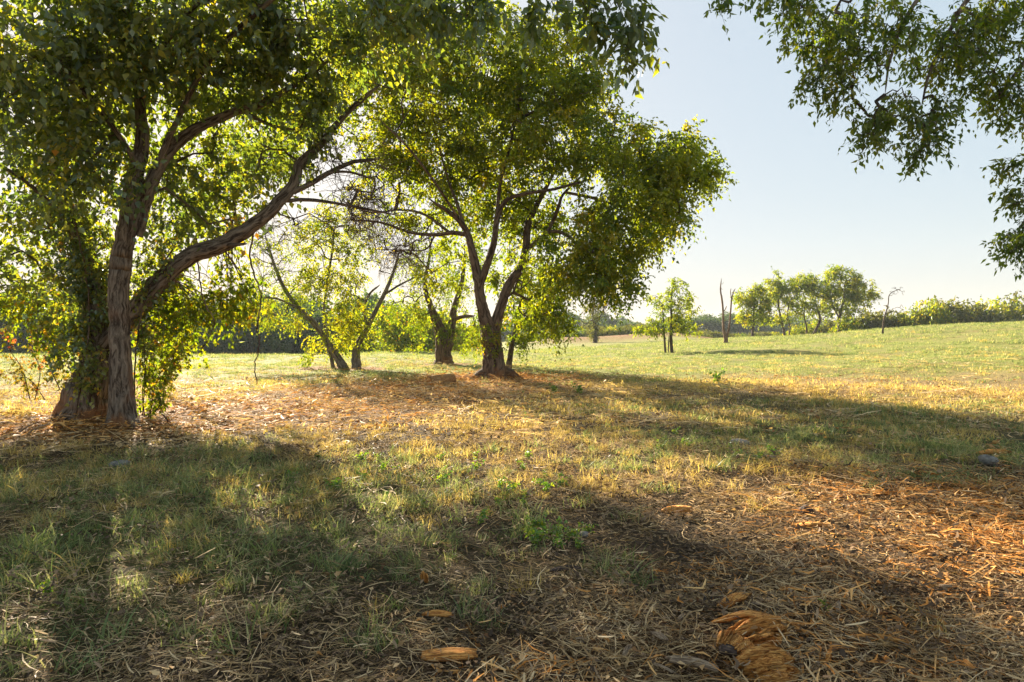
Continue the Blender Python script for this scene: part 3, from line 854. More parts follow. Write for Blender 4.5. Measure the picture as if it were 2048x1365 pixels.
# suckers beside the trunk foot
def suckers(label, stems, D, size, mat, tint):
    base = P(stems[0][0][0], stems[0][0][1], D); base.z = float(terrain(base.x, base.y))
    root = empty('shrub', base); tag(root, label, 'shrub')
    mb = MB(); C = []; O = []
    for s_ in stems:
        pts = catmull([list(P(a, b, D+RNG.normal(0, .12))) for a, b in s_], 5)
        mb.tube(pts, np.linspace(.010, .003, len(pts)), 5, cap=False)
        for k in range(2, len(pts)): C.append(pts[k]+RNG.normal(0, .03, 3)); O.append(RNG.normal(size=3))
    a_ = leaf_clusters(np.array(C), norm(np.array(O)), 3, 5, .20, size, .3, 1, tint, .2, twigs=mb, tw_r=.0025)
    mb.build('stems', M['bark_mid'], root, base)
    o = put_leaves('foliage', a_, mat, root, base, .6); o['kind'] = 'stuff'
suckers('leafy green and yellow suckers sprouting beside the right foot of the left tree',
        [[(290, 840), (285, 780), (300, 700), (330, 650)], [(300, 835), (310, 770), (340, 720), (370, 700)], [(285, 830), (290, 740), (285, 660), (275, 600)],
         [(310, 825), (325, 800), (330, 760), (350, 735)], [(295, 840), (305, 800), (290, 760), (300, 730)]], DL+.5, .085, M['leaf_yellow'], .38)
suckers('small shoots with orange and red autumn leaves at the left edge',
        [[(60, 800), (45, 740), (20, 700), (10, 650)], [(70, 800), (80, 740), (60, 690), (75, 640)], [(90, 800), (60, 760), (20, 745), (-20, 740)], [(120, 780), (100, 730), (110, 690), (130, 660)]], DL+1.6, .075, M['leaf_autumn'], .5)
suckers('thin shoot of orange leaves to the right of the left tree',
        [[(300, 800), (330, 760), (345, 720), (360, 690)], [(310, 800), (345, 745), (350, 700)]], DL+1.2, .07, M['leaf_autumn'], .45)

def dangling(label, path, D, r):
    b = P(*path[-1], D); root = empty('hanging_vine', P(*path[0], D)); tag(root, label, 'vine')
    mb = MB(); pts = catmull([list(P(a, b_, D)) for a, b_ in path], 8); pts = pts+RNG.normal(0, r*.6, pts.shape)
    mb.tube(pts, np.linspace(r, r*.7, len(pts)), 6, .2, seed=3)
    mb.build('stem', M['bark_mid'], root, P(*path[0], D)); return root
dangling('long bare vine stem hanging straight down from the great limb over the field', [(508, 462), (500, 520), (518, 575), (522, 600), (515, 650), (518, 690), (510, 735), (514, 770)], DL+.7, .014)
dangling('short curled bare vine end hanging behind the left tree', [(395, 515), (402, 580), (412, 612), (428, 640), (420, 672), (400, 705)], DL+.6, .012)

# ------------------------------------------------------------------ middle tree
DC = CB.y
def build_mid_tree():
    T = Tree(CB, .80); d = DC
    T.limb([(993, 775, d, 92), (991, 757, d, 76), (988, 730, d, 64), (985, 700, d, 60), (980, 672, d, 58), (974, 652, d, 46), (966, 620, d, 34), (959, 590, d, 31), (956, 560, d, 29), (948, 520, d, 25), (940, 485, d, 22), (930, 458, d, 19), (905, 430, d-.3, 13), (860, 400, d-.6, 9)], 22, .11)
    T.limb([(998, 760, d+.2, 52), (995, 725, d+.15, 46), (990, 690, d+.12, 42), (990, 655, d+.1, 36), (1001, 615, d+.2, 30), (1018, 570, d+.35, 27), (1042, 535, d+.5, 26), (1052, 495, d+.6, 24), (1056, 450, d+.7, 20), (1070, 418, d+.8, 16), (1095, 370, d+1, 12), (1130, 300, d+1.2, 8)], 18, .11)
    T.limb([(959, 580, d, 22), (967, 550, d-.1, 22), (980, 512, d-.15, 20), (990, 475, d-.2, 19), (994, 440, d-.2, 17), (1012, 402, d-.3, 14), (1050, 388, d-.5, 11), (1110, 378, d-.8, 9), (1180, 360, d-1.2, 7)], 12, .1)
    T.limb([(994, 440, d-.2, 13), (1000, 370, d-.2, 10), (1020, 290, d-.2, 8), (1040, 200, d, 6)], 9, .08)
    T.limb([(935, 470, d, 15), (905, 466, d+.2, 14), (870, 470, d+.4, 12), (820, 465, d+.5, 9), (760, 445, d+.6, 7), (690, 440, d+.7, 5)], 8, .08)
    T.limb([(900, 466, d+.2, 9), (850, 430, d+.6, 8), (800, 420, d+.9, 7), (740, 425, d+1.2, 5), (680, 400, d+1.4, 4)], 7, .08)
    T.limb([(930, 458, d, 12), (915, 410, d, 10), (900, 370, d+.2, 8), (880, 300, d+.3, 6), (860, 200, d+.3, 5)], 8, .08)
    T.limb([(870, 470, d+.4, 7), (850, 500, d+.5, 5), (800, 500, d+.8, 4), (750, 500, d+1, 3)], 6, .06)
    T.limb([(1053, 500, d+.6, 14), (1080, 478, d+.3, 13), (1110, 463, d, 11), (1140, 475, d-.3, 10), (1160, 500, d-.6, 8), (1195, 540, d-.9, 6), (1230, 575, d-1, 4)], 9, .1)
    T.limb([(1090, 472, d+.2, 11), (1105, 445, d+.2, 11), (1118, 412, d+.1, 10), (1130, 385, d, 8), (1190, 330, d-.2, 6), (1250, 290, d-.4, 4)], 8, .1)
    T.limb([(1130, 385, d, 9), (1180, 395, d-.3, 9), (1230, 410, d-.6, 7), (1290, 430, d-.8, 5), (1330, 450, d-.9, 4)], 7, .1)
    T.limb([(930, 458, d-.05, 9), (880, 380, d-.8, 8), (820, 300, d-1.6, 7), (760, 240, d-2.2, 5)], 7, .08)
    # roots
    for a, b, w in [(930, 766, 24), (950, 775, 22), (1060, 768, 26), (985, 785, 20), (1025, 778, 22)]:
        T.limb([(988, 735, d, w+6), ((988+a)/2, 750, d-.1, w), (a, b, d-.3, w*.5), (a+(a-988)*.5, b+6, d-.5, w*.25)], 8, .25)
    D = d
    bl = [(800, 80, D+.5, 150, 80, 2.4, 80), (950, 110, D+.3, 150, 90, 2.4, 90), (1080, 150, D, 130, 90, 2.4, 80), (820, 190, D-.2, 130, 80, 2.4, 70), (960, 230, D+.3, 150, 90, 2.6, 80),
          (1120, 250, D-.4, 130, 80, 2.4, 80), (1170, 190, D-.2, 70, 60, 1.6, 26), (1230, 310, D-.6, 110, 75, 2.0, 64), (1320, 330, D-.8, 80, 55, 1.6, 40), (1390, 330, D-.9, 45, 45, .8, 14), (1360, 290, D-.8, 35, 30, .7, 8), (1420, 352, D-.9, 30, 14, .4, 5),
          (1260, 420, D-.8, 110, 60, 1.8, 60), (1340, 400, D-.9, 55, 55, 1.2, 22), (1230, 495, D-1, 85, 50, 1.5, 38), (1305, 455, D-1, 45, 42, 1.0, 12), (1238, 562, D-1.1, 48, 34, 1.0, 18), (1180, 545, D-.9, 70, 40, 1.2, 24), (1130, 520, D-.3, 70, 60, 1.4, 26),
          (1020, 330, D+.8, 130, 70, 2.2, 56), (880, 310, D+.9, 120, 70, 2.0, 52), (790, 290, D+1.0, 80, 70, 1.6, 32), (800, 370, D+1.2, 90, 40, 1.2, 18), (1030, 420, D+1.2, 80, 60, 1.4, 30), (1090, 440, D+1.4, 70, 50, 1.2, 20), (920, 390, D+1.3, 90, 50, 1.2, 26),
          (860, 440, D+1.5, 80, 40, 1.0, 14), (1000, 520, D+2.0, 90, 60, .8, 20), (1080, 590, D+1.8, 60, 60, .9, 22), (890, 530, D+2.2, 60, 60, .7, 12), (1100, 640, D+1.6, 50, 30, .7, 10),
          (700, 170, D+.6, 70, 70, 1.2, 26), (690, 80, D+.6, 80, 60, 1.4, 24), (640, 240, D+1, 40, 30, .8, 7), (850, 0, D, 200, 40, 2, 40), (1100, 60, D, 80, 50, 1.5, 20)]
    c = T.blobs(bl, .3)
    cb = T.blobs([(740, 440, D+1, 80, 50, 1.2, 34), (820, 480, D+.8, 90, 40, 1.2, 26), (780, 390, D+1.2, 80, 40, 1.2, 18)], .2)
    nc = len(c)
    out = T.grow(np.concatenate([c, cb]), wob=.3, minr=.009, gain=.0070, seg=.6)[:nc]
    root = empty('broadleaf_tree', CB)
    bt = MB(); leaf_clusters(cb, norm(RNG.normal(size=cb.shape)+[-.6, 0, 0]), 5, 6, 1.0, .1, .2, .9, twigs=bt, tw_r=.011)
    bt.build('bare_twigs', M['bark_mid'], root, np.array(CB))['kind'] = 'stuff'
    tag(root, 'spreading green tree with forked reddish trunk standing in the middle beside the cut log', 'tree')
    T.wood(M['bark_mid'], root, 4, 2.4, trunk_paths=2)
    a1 = leaf_clusters(c, out, 10, 11, .66, .132, .35, 1.0, .42, .12)
    o = put_leaves('foliage', a1, M['leaf_mid'], root, CB, .56, False); o['kind'] = 'stuff'
    # shoots on the trunk
    cc = T.blobs([(985, 660, d-.35, 26, 22, .15, 9), (1000, 690, d-.3, 18, 30, .1, 6), (965, 690, d-.3, 8, 20, .1, 3), (1020, 640, d+.3, 20, 30, .2, 7)], .4)
    a2 = leaf_clusters(cc, norm(RNG.normal(size=cc.shape)), 4, 7, .25, .09, .4, 1, .5, .2)
    o = put_leaves('trunk_shoots', a2, M['leaf_yellow'], root, CB, .56, False); o['kind'] = 'stuff'
    return T
build_mid_tree()

# ------------------------------------------------------------------ the other trees of the near row
def px_tree(name, label, base, limbs, blobs, leaf, bark, nt=5, nl=8, length=.5, size=.11, tint=.45, trunk_paths=1, gain=.007, wid=.55, droop=.35, acc=1.0, shell=.3, sd=.12, minr=.009, cat='tree', bare=None, group=None):
    T = Tree(base, .82)
    for l in limbs: T.limb(l, 10 if l[0][3] > 12 else 7, .12)
    root = empty(name, base); tag(root, label, cat, group)
    if blobs:
        c = T.blobs(blobs, shell)
        if bare is not None:
            cb = T.blobs(bare, .3); allc = np.concatenate([c, cb])
            bt = MB(); leaf_clusters(cb, norm(RNG.normal(size=cb.shape)+[0, 0, .5]), 4, 6, .9*base[1]/27, .1, .1, .8, twigs=bt, tw_r=.00045*base[1])
            bt.build('bare_twigs', bark, root, np.array(base))['kind'] = 'stuff'
        else: allc = c
        out = T.grow(allc, wob=.3, minr=minr, gain=gain, seg=.6)
        arr = leaf_clusters(c, out[:len(c)], nt, nl, length, size, droop, 1, tint, sd)
        T.wood(bark, root, 4, acc, trunk_paths=trunk_paths)
        o = put_leaves('foliage', arr, leaf, root, base, wid, False); o['kind'] = 'stuff'
    elif bare:
        cb = T.blobs(bare, .3); T.grow(cb, wob=.35, minr=minr, gain=gain, seg=.6)
        T.wood(bark, root, 4, acc, trunk_paths=trunk_paths)
    else: T.wood(bark, root, 4, acc, trunk_paths=trunk_paths)
    return root
D = G1.y
px_tree('broadleaf_tree', 'tree of several slanting stems forming a V left of the middle tree', G1,
    [[(690, 742, D, 30), (675, 715, D, 22), (655, 685, D, 19), (630, 650, D, 17), (603, 622, D, 15), (580, 595, D, 13), (560, 560, D, 11), (545, 520, D, 8), (530, 470, D, 6)],
     [(712, 742, D, 32), (712, 715, D, 24), (716, 690, D, 20), (735, 655, D, 15), (750, 625, D, 13), (768, 590, D, 12), (785, 550, D, 9), (800, 500, D, 6)],
     [(668, 742, D, 14), (662, 715, D, 11), (655, 690, D, 10), (645, 665, D, 8)],
     [(650, 675, D, 10), (648, 620, D, 8), (655, 560, D, 8), (665, 500, D, 6), (668, 450, D, 5)],
     [(603, 622, D, 8), (560, 600, D-.5, 6), (520, 595, D-1, 5), (490, 600, D-1.2, 4)],
     [(735, 655, D, 9), (728, 620, D, 8), (738, 590, D, 7), (760, 570, D, 5)],
     [(768, 590, D, 7), (800, 570, D, 6), (840, 550, D+.3, 4)]],
    [(640, 480, D, 60, 50, 1.2, 54), (680, 440, D+.3, 60, 50, 1.1, 45), (640, 560, D, 50, 50, 1.0, 42), (690, 540, D, 50, 50, 1.0, 42), (690, 620, D-.2, 45, 45, .8, 45), (660, 680, D+.1, 45, 30, .7, 19), (715, 660, D-.2, 35, 35, .6, 22), (560, 500, D, 50, 50, 1.0, 14), (530, 560, D-.5, 50, 40, .9, 14), (590, 590, D, 40, 40, .7, 13), (510, 620, D-1, 50, 28, .7, 19), (580, 640, D-.6, 50, 22, .6, 14), (740, 480, D, 50, 60, 1, 16), (620, 700, D, 15, 25, .3, 6)],
    M['leaf_mid'], M['bark_grey'], 6, 9, .5, .11, .48, trunk_paths=3, bare=[(540, 480, D, 60, 60, 1, 40), (790, 500, D, 60, 60, 1, 40), (820, 560, D+.2, 40, 40, .8, 10), (560, 540, D, 50, 50, .8, 12)])
D = G2.y
px_tree('broadleaf_tree', 'yellow green tree with thick ivy covered forked trunk just left of the middle tree', G2,
    [[(887, 738, D, 66), (888, 720, D, 48), (886, 690, D, 44), (880, 665, D, 40), (872, 640, D, 28), (862, 615, D, 20), (850, 570, D, 12), (858, 520, D, 9), (862, 480, D, 6)],
     [(895, 700, D-.1, 30), (902, 660, D-.1, 26), (905, 630, D-.1, 22), (912, 605, D, 17), (925, 560, D, 12), (930, 500, D, 8)],
     [(908, 640, D-.1, 13), (925, 634, D-.3, 10), (950, 632, D-.6, 7)]],
    [(860, 520, D+.3, 60, 60, 1.2, 30), (930, 520, D+.4, 60, 60, 1.2, 30), (850, 600, D+.2, 55, 50, 1.1, 26), (800, 620, D+.5, 55, 40, 1.0, 20), (930, 600, D+.3, 45, 50, .9, 22), (940, 670, D-.1, 36, 36, .8, 22), (890, 640, D-.5, 20, 40, .2, 9), (820, 560, D+.4, 50, 50, 1, 14), (920, 450, D+.6, 60, 50, 1, 18), (850, 660, D+.5, 40, 30, .6, 8)],
    M['leaf_yellow'], M['bark_mid'], 6, 9, .5, .12, .35, trunk_paths=2, bare=[(800, 500, D, 50, 50, 1, 12)])
b = G(1018, 738); D = b.y
px_tree('slender_tree', 'slender dark trunked tree standing close behind the middle tree on its right', b,
    [[(1016, 745, D, 22), (1020, 715, D, 16), (1026, 680, D, 14), (1034, 640, D, 11), (1045, 590, D, 8), (1050, 540, D, 5)]],
    [(1060, 640, D, 50, 40, 1.0, 36), (1050, 590, D, 50, 50, 1.0, 30), (1090, 610, D, 45, 35, .9, 20), (1045, 680, D, 25, 20, .5, 10), (1110, 650, D-.3, 35, 20, .6, 10), (1080, 560, D, 50, 40, .9, 18)],
    M['leaf_mid'], M['bark_mid'], 6, 9, .5, .11, .25)
b = Vector((-10.9, 20.5, float(terrain(-10.9, 20.5)))); D = b.y
px_tree('slender_tree', 'slender golden leaved tree whose crown shows through the gap above the great limb', b,
    [[(300, 790, D, 22), (303, 740, D, 17), (312, 660, D, 15), (345, 560, D, 13), (390, 480, D, 11), (440, 400, D, 9), (480, 330, D, 7), (520, 270, D, 5)]],
    [(500, 300, D, 50, 50, 1.4, 34), (560, 300, D-.6, 40, 45, 1.2, 30), (450, 350, D-.3, 50, 40, 1.2, 7), (400, 400, D, 50, 40, 1.2, 9), (560, 220, D+.5, 60, 50, 1.3, 34), (430, 440, D, 50, 30, 1, 5), (600, 240, D, 40, 40, 1, 14)],
    M['leaf_yellow'], M['bark_mid'], 7, 9, .5, .115, .25)
for px, py, hw, lab, lf in [(1190, 686, 24, 'small ivy clad tree with bare twigs standing alone beyond the shaded grass', 'leaf_olive')]:
    b = G(px, py); D = b.y
    px_tree('ivy_clad_tree', lab, b,
        [[(1190, 690, D, 15), (1191, 675, D, 12), (1190, 655, D, 9), (1186, 635, D, 6), (1188, 612, D, 4)], [(1190, 650, D, 6), (1205, 625, D, 4), (1212, 600, D, 3), (1214, 575, D, 2)], [(1186, 640, D, 5), (1172, 648, D, 3), (1160, 640, D, 2)]],
        [(1190, 662, D, 11, 18, .6, 26), (1186, 635, D, 15, 20, .9, 26), (1178, 615, D, 12, 12, .8, 12), (1200, 620, D, 12, 14, .8, 10), (1172, 650, D, 10, 10, .5, 7)],
        M[lf], M['bark_far'], 5, 6, .55, .2, .5, bare=[(1210, 610, D, 18, 22, 1.0, 16), (1195, 595, D, 12, 18, .8, 8)], minr=.012, gain=.01)
b = G(1338, 706); D = b.y
px_tree('sapling', 'young airy tree with two thin stems standing alone on the lit grass', b,
    [[(1331, 708, D, 7), (1329, 680, D, 6), (1327, 650, D, 4), (1325, 610, D, 2.5)], [(1344, 708, D, 11), (1342, 680, D, 9), (1343, 640, D, 7), (1342, 600, D, 4), (1348, 560, D, 2)], [(1336, 708, D, 4), (1338, 670, D, 3)]],
    [(1348, 575, D, 28, 22, .7, 18), (1335, 610, D, 42, 30, .9, 30), (1365, 610, D, 32, 28, .8, 30), (1330, 650, D, 46, 22, 1.0, 40), (1365, 645, D, 30, 18, .9, 26), (1296, 660, D, 28, 10, .6, 18), (1380, 660, D, 20, 10, .5, 8)],
    M['leaf_mid'], M['bark_far'], 5, 7, .42, .16, .35, trunk_paths=2, minr=.014, droop=.15, wid=.5)
b = G(1450, 688); D = b.y
px_tree('dead_tree', 'bare forked dead trunk standing between the sapling and the right tree group', b,
    [[(1452, 690, D, 14), (1451, 675, D, 11), (1447, 655, D, 8), (1446, 625, D, 6), (1444, 600, D, 5), (1441, 580, D, 4), (1443, 557, D, 2)],
     [(1452, 680, D, 9), (1458, 655, D, 6), (1461, 625, D, 5), (1463, 600, D, 4), (1467, 585, D, 3), (1471, 577, D, 2)],
     [(1446, 625, D, 3), (1451, 618, D, 2.5), (1453, 612, D, 2)], [(1463, 600, D, 3), (1461, 585, D, 2.5), (1462, 577, D, 2)]],
    [], None, M['bark_dead'], trunk_paths=1, bare=[(1444, 570, D, 4, 14, .2, 8), (1466, 590, D, 5, 12, .2, 8), (1452, 665, D, 5, 10, .2, 8)], minr=.012, gain=.006)

def right_tree(label, bx, by, crown, stems, leaf, tint):
    D = 76.0 if bx > 1520 else 70.0
    b = P(bx, by, D); b.z = float(terrain(b.x, b.y))
    limbs = [[(a, c, D, w) for a, c, w in s_] for s_ in stems]
    for l in limbs:
        if l[0][1] > 670: l.insert(0, (l[0][0], l[0][1]+16, D, l[0][3]*1.1))
    px_tree('broadleaf_tree', label, b, limbs, [(a, c, D, rx, ry, rd, n) for a, c, rx, ry, rd, n in crown], M[leaf], M['bark_far'], 6, 7, .62, .23, tint-.08, minr=.02, gain=.014, droop=.1)
right_tree('shortest round crowned tree at the left end of the right hand group', 1505, 681,
    [(1490, 600, 22, 20, 1.2, 33), (1520, 595, 24, 22, 1.2, 39), (1500, 630, 26, 20, 1.2, 33), (1528, 625, 20, 22, 1.2, 27), (1515, 578, 14, 9, .8, 12)],
    [[(1505, 684, 13), (1505, 665, 8), (1507, 640, 6), (1508, 610, 5), (1510, 585, 3)], [(1506, 650, 5), (1495, 630, 3), (1485, 615, 2)]], 'leaf_mid', .5)
right_tree('tall narrow tree with open crown second in the right hand group', 1570, 678,
    [(1558, 565, 26, 20, 1.4, 45), (1575, 590, 28, 24, 1.4, 45), (1550, 600, 18, 24, 1.2, 24), (1590, 620, 22, 24, 1.2, 24), (1560, 640, 30, 13, 1.2, 15)],
    [[(1570, 680, 9), (1567, 660, 7), (1560, 630, 6), (1556, 600, 5), (1558, 570, 3)], [(1577, 680, 5), (1580, 655, 4), (1575, 630, 4), (1580, 600, 3)]], 'leaf_mid', .45)
right_tree('middle tree of the right hand group with crooked double trunk', 1630, 674,
    [(1605, 565, 24, 20, 1.4, 36), (1635, 575, 30, 22, 1.5, 45), (1655, 600, 26, 26, 1.4, 39), (1615, 610, 26, 24, 1.4, 30), (1640, 630, 24, 15, 1.2, 15)],
    [[(1625, 676, 9), (1632, 660, 9), (1640, 640, 7), (1636, 620, 6), (1630, 600, 5), (1640, 575, 3)], [(1613, 674, 6), (1613, 655, 5), (1608, 630, 4), (1612, 600, 3)]], 'leaf_mid', .42)
right_tree('tallest and widest tree at the right end of the right hand group', 1678, 671,
    [(1685, 560, 34, 26, 1.8, 60), (1710, 575, 34, 24, 1.6, 51), (1680, 595, 38, 26, 1.8, 54), (1725, 600, 26, 15, 1.2, 24), (1745, 590, 12, 10, .8, 10), (1670, 545, 16, 11, 1, 14), (1700, 620, 30, 15, 1.4, 21)],
    [[(1678, 674, 12), (1678, 655, 9), (1679, 635, 8), (1686, 605, 6), (1690, 575, 4)], [(1679, 638, 5), (1665, 610, 4), (1660, 585, 3)]], 'leaf_mid', .5)
b = G(1766, 668); D = b.y
px_tree('dead_tree', 'thin bare twisted dead tree rising from the shrubs right of the group', b,
    [[(1765, 670, D, 6), (1768, 640, D, 5), (1776, 610, D, 3), (1778, 592, D, 2.5), (1786, 584, D, 1.6), (1798, 580, D, 1.2), (1806, 586, D, .8)]],
    [], None, M['bark_far'], trunk_paths=1, bare=[(1792, 584, D, 18, 12, .5, 26), (1780, 620, D, 20, 14, .6, 12), (1800, 620, D, 14, 6, .3, 6)], minr=.012, gain=.007)

# ------------------------------------------------------------------ shrubs and far woods from shared prototypes
def proto_bush(name, h, w, n, size, mat, bark, tint, seed, trunk=True, low=.08):
    """a crown on a short trunk, leaf tufts spread through lobes; origin at its foot"""
    global RNG
    keep = RNG; RNG = np.random.default_rng(seed)
    root = bpy.data.objects.new(name, None)
    nl = 7
    lob = np.stack([RNG.normal(0, w*.24, nl), RNG.normal(0, w*.24, nl), h*(low+.28+.42*RNG.random(nl))], 1)
    lr = w*(.20+.14*RNG.random(nl))
    k = RNG.integers(0, nl, n)
    v = norm(RNG.normal(size=(n, 3)))*(.35+.65*RNG.random((n, 1))**.5)
    c = lob[k]+v*np.stack([lr[k], lr[k], np.minimum(lr[k], h*.28)], 1)
    if low < .1:
        m = int(n*.3); c[:m, 2] = RNG.random(m)*h*.45; c[:m, :2] *= 1.05
    c[:, 2] = np.maximum(c[:, 2], h*low)
    mb = MB()
    base = np.array([0, 0, -.3])
    for q in lob:
        p = catmull([base, q*np.array([.35, .35, .5]), q], 3)
        mb.tube(p, np.linspace(.045*h*.35, .02, len(p)), 5, cap=False, a=0)
    t = mb.build('trunk', bark, None); 
    ax = norm(v+RNG.normal(0, .5, v.shape)); arr = leaf_clusters(c, ax, 2, 4, size*1.6, size, .3, 1.1, tint, .22, tint_c=RNG.normal(0, .18, n))
    o = put_leaves('foliage', arr, mat, None, (0, 0, 0), .7, False); o['kind'] = 'stuff'
    t.parent = root; o.parent = root
    RNG = keep
    return root
protos = {
    'wood': [proto_bush('woodland_tree', 1.0*8, 7.5, 1000, .42, M['leaf_far'], M['bark_far'], .4, 100+k) for k in range(4)],
    'shrub': [proto_bush('shrub', 3.0, 3.6, 700, .22, M['leaf_mid'], M['bark_far'], .45, 200+k) for k in range(3)],
    'olive': [proto_bush('shrub', 3.0, 3.8, 700, .22, M['leaf_olive'], M['bark_far'], .5, 300+k) for k in range(3)],
    'dark': [proto_bush('shrub', 2.6, 4.0, 800, .20, M['leaf_dark'], M['bark_far'], .25, 400+k) for k in range(2)],
    'gold': [proto_bush('shrub', 4.0, 3.6, 650, .22, M['leaf_yellow'], M['bark_far'], .4, 500+k) for k in range(2)],
}
used = set()
def place(kind, k, x, y, s, label, group, name=None, sz=None, cat='shrub', sink=0.0):
    p = protos[kind][k % len(protos[kind])]
    o = copy_tree(p) if p in used else p
    if p not in used:
        used.add(p); COL.objects.link(p)
    o.location = (x, y, float(terrain(x, y))-sink); o.rotation_euler = (0, 0, random.random()*6.28)
    o.scale = (s, s, s*(sz or 1))
    if name: o.name = name
    tag(o, label, cat, group)
    return o
# dark wood belt beyond the crest on the left
rows = []
for i in range(23):
    x = -72+i*2.75+random.uniform(-1, 1); y = 84+random.uniform(-3, 3)
    place('wood', i, x, y, random.uniform(.85, 1.15), 'dark green tree in the shaded wood edge beyond the left field', 'trees of the wood edge beyond the left field', 'woodland_tree', random.uniform(.85, 1.05), 'tree', .3)
for i in range(18):
    x = -84+i*4.2+random.uniform(-1, 1); y = 95+random.uniform(-3, 3)
    place('wood', i+1, x, y, random.uniform(1.0, 1.3), 'dark green tree in the shaded wood edge beyond the left field', 'trees of the wood edge beyond the left field', 'woodland_tree', random.uniform(.9, 1.1), 'tree', .3)
# lighter trees between the near stems
for (px, D, s, lab) in [(795, 52, .95, 'golden bush in the gap between the V stemmed tree and the ivy covered trunk'), (845, 60, 1.1, 'golden bush behind the left side of the ivy covered trunk'),
                        (738, 66, 1.0, 'golden bush showing through the V of slanting stems'), (930, 62, 1.0, 'golden bush seen just right of the ivy covered trunk')]:
    x = (px-1024)/FPX*D
    place('gold', int(px), x, D, s, lab, None, 'shrub', 1.0, sink=.1)
# hedge behind the berm
for i in range(34):
    x = 0+i*1.75+random.uniform(-.4, .4); y = 108+.10*x+random.uniform(-1, 1)
    place(['olive', 'shrub', 'dark', 'olive'][i % 4], i, x, y, random.uniform(.62, .9), 'rounded shrub in the low hedge behind the brown bank', 'shrubs of the low hedge behind the bank', 'shrub', random.uniform(.75, 1.0))
# far wood above the hedge
for i in range(44):
    x = -22+i*4.0+random.uniform(-1, 1); y = 190+random.uniform(-8, 8)
    place('wood', i, x, y, random.uniform(.85, 1.2), 'hazy tree in the distant wood on the skyline', 'trees of the distant wood on the skyline', 'woodland_tree', random.uniform(.65, .85), 'tree', .3)
# shrubs along the crest on the right
def crest(px, kind, k, h_px, w_s, lab, D=76, grp=None):
    x = (px-1024)/FPX*D; y = D
    base_y = 650+(2048-px)*.062                 # where the crest line runs in the photograph
    hh = CAM_H+(660-(base_y-h_px*.62))/FPX*D-float(terrain(x, y))+.2
    s = w_s; base_h = {'olive': 3.0, 'shrub': 3.0, 'dark': 2.6, 'gold': 4.0}[kind]
    return place(kind, k, x, y, s, lab, grp, 'shrub', hh/(base_h*s)*1.15, sink=.2)
cr = [(1700, 'gold', 0, 60, .9, 'yellow green shrub behind the trunk of the tallest tree in the group'), (1740, 'olive', 1, 62, 1.2, 'olive shrub just right of the tallest tree'), (1722, 'dark', 0, 40, .9, 'low dark shrub at the foot of the tallest tree'),
      (1775, 'olive', 2, 60, 1.1, 'olive shrub round the foot of the twisted dead tree'), (1815, 'shrub', 0, 62, 1.1, 'bright green shrub right of the twisted dead tree'), (1850, 'shrub', 1, 82, 1.1, 'tallest leafy shrub standing out against the sky on the crest'),
      (1880, 'olive', 0, 58, 1.0, 'low olive shrub between the taller ones on the crest'), (1925, 'olive', 2, 84, 1.5, 'large grey olive shrub with feathery top on the crest'), (1945, 'dark', 1, 48, 1.3, 'dark blue green shrub low in front of the feathery one'),
      (1975, 'shrub', 2, 70, 1.1, 'green shrub to the right of the feathery one'), (2025, 'shrub', 0, 72, 1.3, 'round green shrub at the right edge of the crest'), (2070, 'olive', 1, 70, 1.3, 'olive shrub cut by the right edge of the view'),
      (1620, 'gold', 1, 46, .8, 'bright yellow green shrub behind the crooked double trunk'), (1590, 'shrub', 1, 36, .7, 'low green shrub between the second and third trees of the group'), (1655, 'olive', 0, 50, .8, 'olive shrub between the third and tallest trees of the group')]
for i, (px, kd, k, h, s, lab) in enumerate(cr): crest(px, kd, k, h, s, lab, 76 if px > 1690 else 86)
for i in range(16):
    x = 38+i*3.4; place('shrub' if i % 2 else 'olive', i, x, 88+random.uniform(-2, 2), random.uniform(.7, 1.0), 'shrub in the thicket behind the crest shrubs', 'thicket behind the crest', 'shrub', .9)

